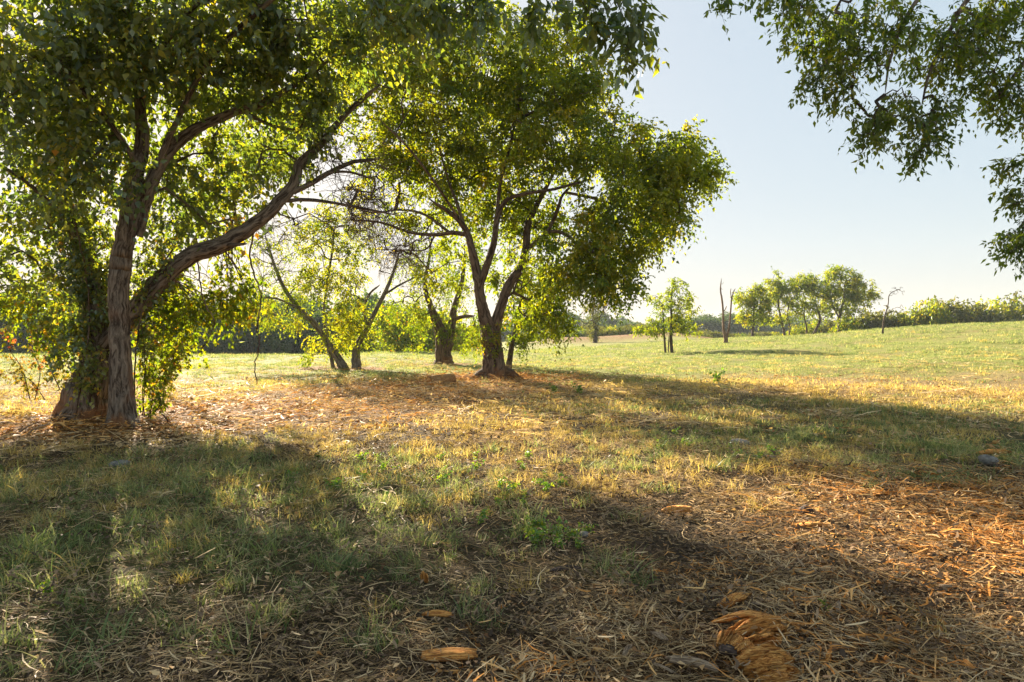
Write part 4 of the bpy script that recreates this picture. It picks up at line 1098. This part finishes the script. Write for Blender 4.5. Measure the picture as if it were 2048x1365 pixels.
# ------------------------------------------------------------------ near tree whose branches hang in at top right
def build_overhang():
    D = 8.2
    base = Vector((9.4, 7.0, float(terrain(9.4, 7.0))))
    T = Tree(base)
    top = np.array([9.2, 7.3, 6.6])
    T.limb_w(np.array([list(base-Vector((0, 0, .3))), [9.4, 7.0, 1.5], [9.3, 7.1, 3.6], list(top), [8.6, 7.6, 9.0]]), np.array([.34, .27, .24, .2, .1]), 18, .12)
    w = lambda a, b, d: list(P(a, b, d))
    T.limb_w(np.array([list(top), [7.6, 7.8, 7.3], w(1960, -120, D), w(1880, -40, D), w(1835, 0, D), w(1800, 60, D-.1), w(1778, 130, D-.1), w(1770, 190, D-.1)]), np.array([.12, .08, .05, .035, .026, .02, .015, .008]), 8, .08)
    T.limb_w(np.array([[9.2, 7.3, 6.4], w(2060, -90, D+.5), w(1990, -40, D+.4), w(1935, 0, D+.3), w(1895, 70, D+.3), w(1858, 150, D+.2), w(1842, 220, D+.2)]), np.array([.12, .06, .04, .03, .024, .018, .008]), 8, .08)
    T.limb_w(np.array([[9.2, 7.3, 5.9], w(2150, 60, D+.6), w(2080, 90, D+.5), w(2030, 150, D+.4), w(2000, 190, D+.4)]), np.array([.10, .05, .03, .02, .01]), 8, .08)
    T.limb_w(np.array([w(1880, -40, D), w(1760, -60, D-.3), w(1660, -30, D-.4), w(1600, 10, D-.4)]), np.array([.03, .02, .014, .006]), 6, .05)
    T.limb_w(np.array([[9.2, 7.3, 4.9], w(2160, 250, D+.3), w(2100, 300, D+.2), w(2065, 380, D+.1), w(2050, 440, D)]), np.array([.08, .04, .02, .015, .008]), 6, .05)
    T.limb_w(np.array([w(1760, -60, D-.3), w(1600, -90, D-.6), w(1500, -50, D-.8), w(1450, -10, D-.8)]), np.array([.02, .012, .009, .005]), 5, .05)
    bl = [(1600, 25, D-.4, 45, 28, .35, 18), (1650, 65, D-.3, 50, 35, .4, 18), (1710, 30, D-.2, 60, 40, .5, 24), (1650, 150, D-.3, 50, 26, .35, 15), (1690, 175, D-.3, 35, 20, .25, 8), (1730, 110, D-.1, 50, 40, .4, 16),
          (1790, 60, D, 60, 50, .5, 20), (1760, 230, D-.1, 50, 26, .35, 14), (1745, 270, D-.1, 26, 18, .2, 6), (1800, 210, D, 50, 30, .35, 13), (1845, 265, D+.1, 45, 32, .35, 15), (1835, 300, D+.1, 22, 12, .2, 5), (1880, 215, D+.2, 45, 30, .4, 13),
          (1880, 100, D+.3, 70, 60, .6, 34), (1930, 50, D+.4, 70, 60, .6, 34), (1990, 90, D+.5, 60, 60, .6, 26), (1960, 170, D+.5, 60, 36, .5, 16), (2030, 190, D+.5, 50, 45, .5, 24), (2020, 20, D+.5, 60, 40, .5, 16),
          (2035, 325, D+.1, 26, 16, .2, 6), (2045, 400, D+.1, 22, 30, .2, 8), (2030, 480, D, 26, 22, .25, 9), (2060, 450, D, 30, 60, .3, 12), (1447, 8, D-.8, 18, 14, .1, 3), (1560, -30, D-.6, 60, 26, .3, 8), (2045, 240, D+.4, 30, 30, .3, 6),
          (2170, 150, D+.8, 70, 120, 1.2, 30), (2190, 400, D+.6, 60, 100, 1.0, 16), (1950, -90, D+.5, 200, 60, 1.2, 30)]
    c = T.blobs(bl, .2)
    out = T.grow(c, wob=.3, minr=.0038, gain=.0032, seg=.3)
    out = norm(out+np.array([-.35, 0, -.55]))
    root = empty('ash_tree', base)
    tag(root, 'near tree beyond the right edge, its leafy branches hanging into the top right sky', 'tree')
    T.wood(M['bark_near'], root, 4, .5)
    tw = MB()
    arr = leaf_clusters(c, out, 4, 8, .25, .082, .30, .9, .42, .12, twigs=tw, tw_r=.0028)
    tw.build('twigs', M['bark_near'], root, base)['kind'] = 'stuff'
    arr = single_leaf_objects(arr, 300, root, M['leaf_dark'], base, .46)
    o = put_leaves('foliage', arr, M['leaf_dark'], root, base, .46); o['kind'] = 'stuff'
build_overhang()

def build_spray():
    """the drooping sprays at the top edge, carried by the long upper limb of the left tree"""
    D = 6.2
    T = Tree(LB)
    w = lambda a, b, d: list(P(a, b, d))
    a0 = w(1110, -90, DL-3.9)
    T.limb_w(np.array([w(960, -110, DL-3.2), a0, w(1200, -70, D)]), np.array([.03, .022, .010]), 6, .05)
    T.limb_w(np.array([w(1180, -72, D), w(1220, -20, D), w(1245, 30, D), w(1258, 70, D), w(1250, 105, D)]), np.array([.008, .006, .004, .003, .002]), 4, .0)
    T.limb_w(np.array([a0, w(1150, -20, D+.1), w(1180, 30, D+.1), w(1195, 62, D+.1)]), np.array([.008, .005, .004, .002]), 4, .0)
    T.limb_w(np.array([a0, w(1110, -20, D+.2), w(1095, 20, D+.2)]), np.array([.008, .005, .003]), 4, .0)
    bl = [(1250, 20, D, 30, 22, .2, 7), (1262, 60, D, 22, 22, .15, 6), (1255, 100, D, 18, 16, .12, 4), (1195, 10, D, 40, 14, .2, 7), (1195, 50, D+.1, 14, 14, .1, 3), (1110, 5, D+.2, 45, 14, .25, 8), (1075, 30, D+.3, 30, 25, .25, 5), (1280, 0, D, 24, 10, .1, 3), (1180, -60, D, 100, 22, .3, 14)]
    c = T.blobs(bl, .2)
    out = T.grow(c, wob=.3, minr=.0022, gain=.0018, seg=.25); out = norm(out+np.array([0, 0, -.9]))
    tw = MB()
    arr = leaf_clusters(c, out, 3, 6, .26, .115, .4, .7, .25, .15, twigs=tw, tw_r=.0016)
    tw.build('twigs', M['bark_near'], root_left, LB)['kind'] = 'stuff'
    mb = MB()
    for i, (cc, ri, sides, rough) in enumerate(T.paths): mb.tube(cc, ri, sides, rough)
    for ch in T.new: mb.tube(T.P_[ch], .0026, 4, cap=False)
    mb.build('hanging_branches', M['bark_near'], root_left, LB)['kind'] = 'stuff'
    o = put_leaves('hanging_foliage', arr, M['leaf_near'], root_left, LB, .5); o['kind'] = 'stuff'
build_spray()

# ------------------------------------------------------------------ wood pieces, log, stones, weeds
def wood_mat(name, a, b, c, sc=14):
    m, nt, out = new_mat(name)
    tc = N(nt, 'ShaderNodeTexCoord')
    f = noise(nt, tc.outputs['Object'], sc*7, 5, .7, (.05, 1, 1), .8)
    big = noise(nt, tc.outputs['Object'], sc*.35, 3)
    col = ramp(nt, f, [(.40, a), (.49, b), (.60, c)])
    col = mixc(nt, math_n(nt, 'MULTIPLY', big, .6), col, (.85, .7, .6), 'MULTIPLY')
    princ(nt, out, col, .8, f, .8, .012, .2)
    return m
M['orange_wood'] = wood_mat('split_orange_wood', (.20, .075, .02), (.56, .235, .05), (.76, .42, .13), 22)
M['brown_wood'] = wood_mat('brown_shredded_wood', (.09, .045, .02), (.22, .11, .045), (.38, .22, .11), 22)
M['straw_wood'] = wood_mat('tan_wood', (.22, .12, .05), (.48, .29, .13), (.66, .46, .26), 22)
M['pale_wood'] = wood_mat('weathered_wood', (.13, .09, .06), (.29, .21, .135), (.46, .35, .23), 22)
M['log_bark'] = wood_mat('rotting_bark', (.12, .055, .025), (.36, .18, .06), (.52, .30, .13), 12)
M['dark_bark'] = wood_mat('dark_bark_piece', (.03, .022, .018), (.07, .05, .04), (.13, .09, .07), 20)
_m, _nt, _out = new_mat('grey_stone')
_tc = N(_nt, 'ShaderNodeTexCoord'); _f = noise(_nt, _tc.outputs['Object'], 18, 6, .7)
princ(_nt, _out, ramp(_nt, _f, [(.35, (.10, .09, .08)), (.65, (.26, .235, .20))]), .8, _f, .6, .01)
M['stone'] = _m

def splinter_mesh(name, L, W, H, seed, seg=9, warp=.12, taper=.5, lanes=9):
    """split slab: parallel fibre lanes of uneven height and length, torn ends"""
    r = np.random.default_rng(seed)
    lh = .25+.75*r.random(lanes); lh = np.convolve(np.concatenate([lh[-3:], lh, lh[:3]]), np.ones(5)/5, 'same')[3:-3]*.75+.25*r.random(lanes)
    lh = np.where(r.random(lanes) < (.16 if lanes > 15 else 0), lh*.35, lh)
    sm = lambda a: np.convolve(np.concatenate([a[-2:], a, a[:2]]), np.ones(3)/3, 'same')[2:-2]
    s0 = sm(r.random(lanes))*.42*taper*2; s1 = 1-sm(r.random(lanes))*.42*taper*2
    y0 = np.sort(np.concatenate([[-1, 1], r.uniform(-.92, .92, lanes-2)]))
    skew = r.normal(0, .25)
    vs = []
    for i in range(seg+1):
        t = i/seg
        tt = s0+(s1-s0)*t
        xx = (tt-.5)*L+(r.random(lanes)-.5)*L/seg*.06
        e = .55+.45*math.sin(math.pi*(.12+.76*t))
        yy = y0*W*.5*e+W*skew*(t-.5)**2+r.normal(0, W*.003, lanes)
        bend = warp*L*(math.sin(t*math.pi)-.5)*.25
        zz = H*lh*(1-.55*np.abs(y0)**3)*(.30+.70*math.sin(math.pi*(.08+.84*t)))+r.normal(0, H*.02, lanes)+bend
        top = np.stack([xx, yy, zz], 1); bot = np.stack([xx, yy*.94, np.full(lanes, -.15*H+bend)], 1)
        vs.append(np.concatenate([top, bot[::-1]]))
    cs = lanes; m_ = cs*2; v = np.concatenate(vs)
    i0 = np.arange(seg)[:, None]*m_; j = np.arange(m_)[None, :]; j2 = (j+1) % m_
    q = np.stack([i0+j, i0+m_+j, i0+m_+j2, i0+j2], -1).reshape(-1, 4)
    caps = []
    for b in (0, seg*m_):
        for k in range(cs-1): caps.append([b+k, b+k+1, b+m_-2-k, b+m_-1-k] if b == 0 else [b+k+1, b+k, b+m_-1-k, b+m_-2-k])
    return mesh_np(name, v, [q, np.array(caps)], {'tint': np.full(len(v), .5)})

def ground_obj(name, me, mat, px, py, rz, label, cat, lift=.02, tilt=(0, 0), group=None, s=1.0):
    g = G(px, py)
    o = link(name, me, mat); o.location = (g.x, g.y, g.z+lift+.022); o.rotation_euler = (R(tilt[0]), R(tilt[1]), R(rz)); o.scale = (s, s, s)
    tag(o, label, cat, group); return o

ground_obj('wood_slab', splinter_mesh('wood_slab', .52, .20, .085, 1, 12, .1, .8, 40), M['orange_wood'], 1520, 1298, 14, 'large pointed orange split wood slab lying at the bottom right', 'wood piece', .05, (10, -6))
ground_obj('wood_chunk', splinter_mesh('wood_chunk', .24, .17, .09, 2, 9, .05, .35, 34), M['orange_wood'], 1470, 1318, 60, 'thick cracked orange wood chunk just under the pointed slab', 'wood piece', .04, (14, 5))
ground_obj('wood_chunk', splinter_mesh('wood_chunk', .40, .22, .10, 3, 12, .1, .7, 44), M['orange_wood'], 1545, 1362, 8, 'broad ridged orange wood chunk cut by the bottom edge of the view', 'wood piece', .03, (12, 0))
ground_obj('wood_splinter', splinter_mesh('wood_splinter', .50, .05, .03, 4, 14, .2, .5), M['orange_wood'], 1485, 1268, 7, 'long thin curved splinter along the top of the pointed slab', 'wood piece', .06)
ground_obj('wood_plank', splinter_mesh('wood_plank', .30, .075, .035, 5, 10, .03, .18), M['orange_wood'], 900, 1332, 5, 'flat straight reddish wood plank with a pale sawn edge near the bottom', 'wood piece', .03, (22, 0))
ground_obj('wood_splinter', splinter_mesh('wood_splinter', .24, .045, .03, 6, 10, .06, .4), M['orange_wood'], 876, 1245, -6, 'short orange splinter above the flat plank', 'wood piece', .02)
ground_obj('wood_splinter', splinter_mesh('wood_splinter', .13, .05, .03, 7, 8, .05, .5), M['orange_wood'], 848, 1180, 85, 'small upright orange chip standing on end in the dry grass', 'wood piece', .05, (0, 60))
ground_obj('wood_slab', splinter_mesh('wood_slab', .42, .11, .05, 8, 14, .08, .6), M['orange_wood'], 1358, 1032, 14, 'sunlit orange split slab lying alone in the straw', 'wood piece', .03, (8, 0))
ground_obj('wood_slab', splinter_mesh('wood_slab', .34, .07, .035, 9, 12, .15, .6), M['orange_wood'], 1470, 1222, 30, 'slanting brown slab above the pointed slab', 'wood piece', .04, (5, -8))
ground_obj('wood_splinter', splinter_mesh('wood_splinter', .36, .035, .025, 10, 12, .05, .5), M['orange_wood'], 1755, 1295, -14, 'thin straight orange splinter right of the pointed slab', 'wood piece', .02)
ground_obj('stick', splinter_mesh('stick', .40, .035, .03, 11, 12, .08, .4), M['pale_wood'], 1528, 922, -16, 'pale stick lying at the edge of the shaded grass', 'stick', .03)
ground_obj('bark_piece', splinter_mesh('bark_piece', .12, .07, .05, 12, 10, .2, .4), M['dark_bark'], 1455, 1335, -30, 'small black curled bark piece beside the orange chunks', 'bark piece', .05)
ground_obj('stick', splinter_mesh('stick', .32, .06, .035, 13, 12, .05, .4), M['pale_wood'], 1385, 1345, -24, 'weathered grey stick at the bottom left of the orange chunks', 'stick', .02)
ground_obj('wood_slab', splinter_mesh('wood_slab', .62, .09, .06, 14, 14, .05, .5), M['orange_wood'], 1985, 915, 2, 'long orange split slab at the right edge of the mulch', 'wood piece', .03)
ground_obj('wood_splinter', splinter_mesh('wood_splinter', .36, .06, .04, 15, 12, .08, .5), M['orange_wood'], 1620, 1066, 4, 'flat orange splinter in the sunlit straw below the small stone', 'wood piece', .03)
ground_obj('stick', splinter_mesh('stick', .16, .035, .025, 16, 10, .08, .4), M['pale_wood'], 1318, 1290, -58, 'short grey stick pointing towards the camera at lower middle', 'stick', .02)
ground_obj('wood_splinter', splinter_mesh('wood_splinter', .30, .05, .03, 17, 10, .08, .4), M['dark_bark'], 1130, 1152, 10, 'dark brown bark strip below the bright green weeds', 'bark piece', .02)

# round cut log beside the middle tree
def build_log():
    a = G(858, 772); b_ = G(906, 769)
    a = np.array(a)+[0, 0, .10]; b = np.array(b_)+[0, .15, .13]
    root = empty('cut_log', (a+b)/2); tag(root, 'short reddish brown cut log lying left of the foot of the middle tree', 'log')
    mb = MB(); mb.tube(np.linspace(a, b, 9), .165, 20, .07, seed=5, cap=False)
    mb.build('bark', M['log_bark'], root, (a+b)/2)
    d = norm(b-a); u = norm(np.cross(d, [0, 0, 1])); w = np.cross(u, d)
    for c_, s_ in ((a, -1), (b, 1)):
        m2 = MB(); th = np.arange(20)/20*2*math.pi
        v = [c_+d*s_*.012]
        for r_ in (.06, .12, .150): v += [c_+d*s_*(.010 if r_ < .12 else .002)+r_*(math.cos(t)*u+math.sin(t)*w) for t in th]
        t_ = [[0, 1+k, 1+(k+1) % 20] for k in range(20)]
        q = [[1+r*20+k, 1+(r+1)*20+k, 1+(r+1)*20+(k+1) % 20, 1+r*20+(k+1) % 20] for r in range(2) for k in range(20)]
        m2.add(np.array(v), q, t_); m2.build('end_grain', M['orange_wood'], root, (a+b)/2, False)
build_log()

def stone_mesh(name, r, seed, flat=.6):
    rr = np.random.default_rng(seed); n = 10; m_ = 7
    vs = []; 
    for i in range(m_+1):
        ph = math.pi*i/m_
        for k in range(n):
            th = 2*math.pi*k/n; q = np.array([math.sin(ph)*math.cos(th), math.sin(ph)*math.sin(th), math.cos(ph)*flat])
            vs.append(q*r*(.75+.5*float(noise3(q[0]*1.6+9, q[1]*1.6+9, q[2]*2+seed, seed))))
    i0 = np.arange(m_)[:, None]*n; j = np.arange(n)[None, :]; j2 = (j+1) % n
    return mesh_np(name, np.array(vs), [np.stack([i0+j, i0+n+j, i0+n+j2, i0+j2], -1).reshape(-1, 4)], {'tint': np.zeros(len(vs))})
ground_obj('stone', stone_mesh('stone', .13, 1, .35), M['stone'], 238, 936, 20, 'flat pale grey stone in the grass in front of the left tree', 'stone', .02)
ground_obj('stone', stone_mesh('stone', .06, 2, .7), M['dark_bark'], 1612, 1034, 50, 'small dark stone in the sunlit straw', 'stone', .03)
ground_obj('stone', stone_mesh('stone', .10, 3, .7), M['stone'], 1975, 932, 0, 'grey stone beside the long slab at the right edge of the mulch', 'stone', .03)
ground_obj('stone', stone_mesh('stone', .035, 4, .7), M['stone'], 1168, 1080, 0, 'tiny white pebble beside the bright green weeds', 'stone', .02)
ground_obj('stone', stone_mesh('stone', .16, 5, .3), M['stone'], 1478, 893, 0, 'flat grey stone in the bare patch of the shaded grass', 'stone', .02)

# scattered wood splinters
chips = [splinter_mesh('wood_chip', .05+.035*k, .012+.004*(k % 4), .006+.002*(k % 3), 40+k, 3, .25, 1.0, 4) for k in range(8)]
for k, c_ in enumerate(chips): c_.materials.append(M[['orange_wood', 'brown_wood', 'straw_wood'][k % 3]])
chips2 = [splinter_mesh('wood_chip', .08+.04*k, .018, .008, 60+k, 3, .2, .8, 4) for k in range(3)]
for c_ in chips2: c_.materials.append(M['pale_wood'])
cnt = 0; tries = 0; LAB = {}
LANDMARKS = [(1520, 1298, 'the large pointed slab'), (900, 1332, 'the flat plank'), (876, 1245, 'the bare litter patch'), (1358, 1032, 'the lone sunlit slab'), (1755, 1295, 'the thin straight splinter'),
             (1130, 1152, 'the dark bark strip'), (1985, 915, 'the long edge slab'), (1612, 1034, 'the small dark stone'), (1318, 1290, 'the short grey stick'), (1470, 1222, 'the slanting brown slab'),
             (880, 765, 'the cut log'), (1000, 760, 'the middle tree'), (240, 850, 'the left tree'), (1100, 1090, 'the leafy weed clump'), (600, 830, 'the open mulch strip'), (1950, 1130, 'the far right corner mulch'), (1850, 1020, 'the thickest shredded mulch')]
zones_lab = {'right': ('orange wood splinter scattered in the mulch heap at the right edge', 'orange splinters in the mulch at the right'),
             'low': ('small orange or grey wood splinter scattered over the shaded foreground litter', 'splinters in the shaded foreground'),
             'trunk': ('reddish wood splinter in the mulch strip between the left and middle trees', 'splinters between the left and middle trees')}
while cnt < 300 and tries < 9000:
    tries += 1
    r_ = random.random()
    if r_ < .42: px, py, zn = random.uniform(1560, 2048), random.uniform(905, 1200), 'right'
    elif r_ < .83: px, py, zn = random.uniform(780, 2048), random.uniform(1150, 1362), 'low'
    else: px, py, zn = random.uniform(330, 1080), random.uniform(790, 865), 'trunk'
    if zn == 'right' and random.random() > ((px-1500)/548)**1.2: continue
    if zn == 'low' and random.random() > .25+.75*((px-780)/1268): continue
    g = G(px, py)
    small = random.random() < .25 and zn == 'low'
    o = bpy.data.objects.new('wood_chip', random.choice(chips2 if small else chips)); COL.objects.link(o)
    z = g.z+.04
    o.location = (g.x, g.y, z)
    o.rotation_euler = (random.gauss(0, .25), random.gauss(0, .2), random.gauss(.1, .9))
    s = random.choice([.5, .7, .8, 1, 1.3])*(1.25 if zn == 'right' else 1.7 if zn == 'trunk' else .95); o.scale = (s*random.uniform(.7, 1.5), s*random.uniform(.7, 1.6), s)
    length = max(v_.co.x for v_ in o.data.vertices)*2*o.scale.x
    size = 'tiny' if length < .06 else 'short' if length < .11 else 'middle sized' if length < .18 else 'long' if length < .26 else 'very long'
    colr = {'split_orange_wood': 'orange', 'brown_shredded_wood': 'brown', 'tan_wood': 'tan', 'weathered_wood': 'grey'}[o.data.materials[0].name]
    best = min(LANDMARKS, key=lambda l: math.hypot((l[0]-px), (l[1]-py)*1.6))
    dx, dy = px-best[0], (py-best[1])*1.6
    side = ('right of' if dx > 0 else 'left of') if abs(dx) > abs(dy) else ('in front of' if dy > 0 else 'behind')
    lie = 'lying level' if abs(o.rotation_euler.z) < .35 else 'pointing up left' if o.rotation_euler.z < 0 else 'pointing up right'
    lab = '%s %s splinter %s, %s %s' % (size, colr, lie, side, best[2])
    if LAB.setdefault(lab, zn) != zn:
        bpy.data.objects.remove(o); continue
    tag(o, lab, 'wood chip', zones_lab[zn][1]); cnt += 1

# bright green weeds
def weed_mesh(name, seed, h=.11, nst=5, size=.035):
    global RNG
    keep = RNG; RNG = np.random.default_rng(seed)
    C = []; mb = MB()
    for k in range(nst):
        a = RNG.random()*6.28; L = h*(.6+.7*RNG.random()); ln = .3+.5*RNG.random()
        p = np.array([[0, 0, 0], [math.cos(a)*L*ln*.4, math.sin(a)*L*ln*.4, L*.6], [math.cos(a)*L*ln, math.sin(a)*L*ln, L]])
        p = catmull(p, 4); mb.tube(p, .0016, 3, cap=False); C += [p[3], p[5], p[-1]]
    C = np.array(C)
    arr = leaf_clusters(C, norm(RNG.normal(size=C.shape)+[0, 0, .3]), 2, 3, size*1.1, size, .1, 1, .5, .25)
    pos, ax, nr, sz, ti = arr
    v, t, a = leaf_arrays(pos, ax, nr, sz, ti, .6, True)
    mb.add(v, None, t, a)
    vv = np.concatenate(mb.v); fl = ([np.concatenate(mb.q)] if mb.q else [])+[np.concatenate(mb.t)]
    me = mesh_np(name, vv, fl, {'tint': np.concatenate(mb.a)})
    RNG = keep
    return me
M['weed'] = leaf_mat('weed_leaf', [(0, (.06, .15, .025)), (.5, (.12, .24, .03)), (1, (.28, .32, .03))], .5, (1.7, 1.7, .6), .05)
wm = [weed_mesh('weed', 900+k) for k in range(5)]
for q in wm: q.materials.append(M['weed'])
def weed(px, py, s, label, group=None):
    g = G(px, py); o = bpy.data.objects.new('weed', random.choice(wm)); COL.objects.link(o)
    o.location = (g.x, g.y, g.z+.005); o.rotation_euler = (0, 0, random.random()*6.28); o.scale = (s, s, s); tag(o, label, 'weed', group)
for k in range(11):
    weed(1065+random.uniform(-20, 130)*.9, 1085+random.uniform(-25, 25), random.uniform(.6, 1.0), 'bright green weed in the leafy clump in the shade at lower middle', 'weeds of the clump at lower middle')
weed(962, 1048, 1.0, 'yellow green weed at the sunlit edge left of the leafy clump')
weed(100, 1195, .8, 'fresh green weed at the lower left corner of the grass')
weed(1437, 768, 3.0, 'tall bright yellow green weed on the lit strip in the shaded grass')
weed(1655, 1228, .5, 'tiny green seedling among the wood litter at lower right')
weed(578, 962, 1.0, 'yellow leaved weed at the shadow edge left of middle')
weed(1110, 788, 2.0, 'bright weed in the grass below the trunk of the middle tree')
weed(1160, 790, 2.2, 'yellowish weed to the right below the middle tree')
for k in range(34):
    px = random.uniform(600, 1180); py = 905+random.uniform(0, 100)+(px-600)*.04
    weed(px, py, random.uniform(.5, 1.05), 'small yellow green weed in the sunlit band before the middle tree', 'weeds in the sunlit band')
for k in range(14):
    weed(random.uniform(1290, 1600), random.uniform(868, 925), random.uniform(.6, 1.1), 'small green weed at the front edge of the shaded grass', 'weeds at the edge of the shaded grass')

# fallen sticks at the left tree's foot
for i, (px, py, L, rz, lab) in enumerate([(55, 870, .5, 62, 'bare stick leaning at the left beside the old trunk'), (75, 872, .45, 20, 'second bare stick on the ground left of the old trunk'), (330, 848, .35, 140, 'small dead branch at the right foot of the left tree'), (130, 845, .4, -8, 'pale root end lying before the old trunk')]):
    ground_obj('stick', splinter_mesh('stick', L, .03, .03, 70+i, 10, .15, .4), M['pale_wood'] if i != 2 else M['dark_bark'], px, py, rz, lab, 'stick', .08, (0, -25 if i != 3 else 0))

_t = 0
for o in SC.objects:
    if o.type == 'MESH': _t += len(o.data.loops)-2*len(o.data.polygons)
print('TRIS', _t)
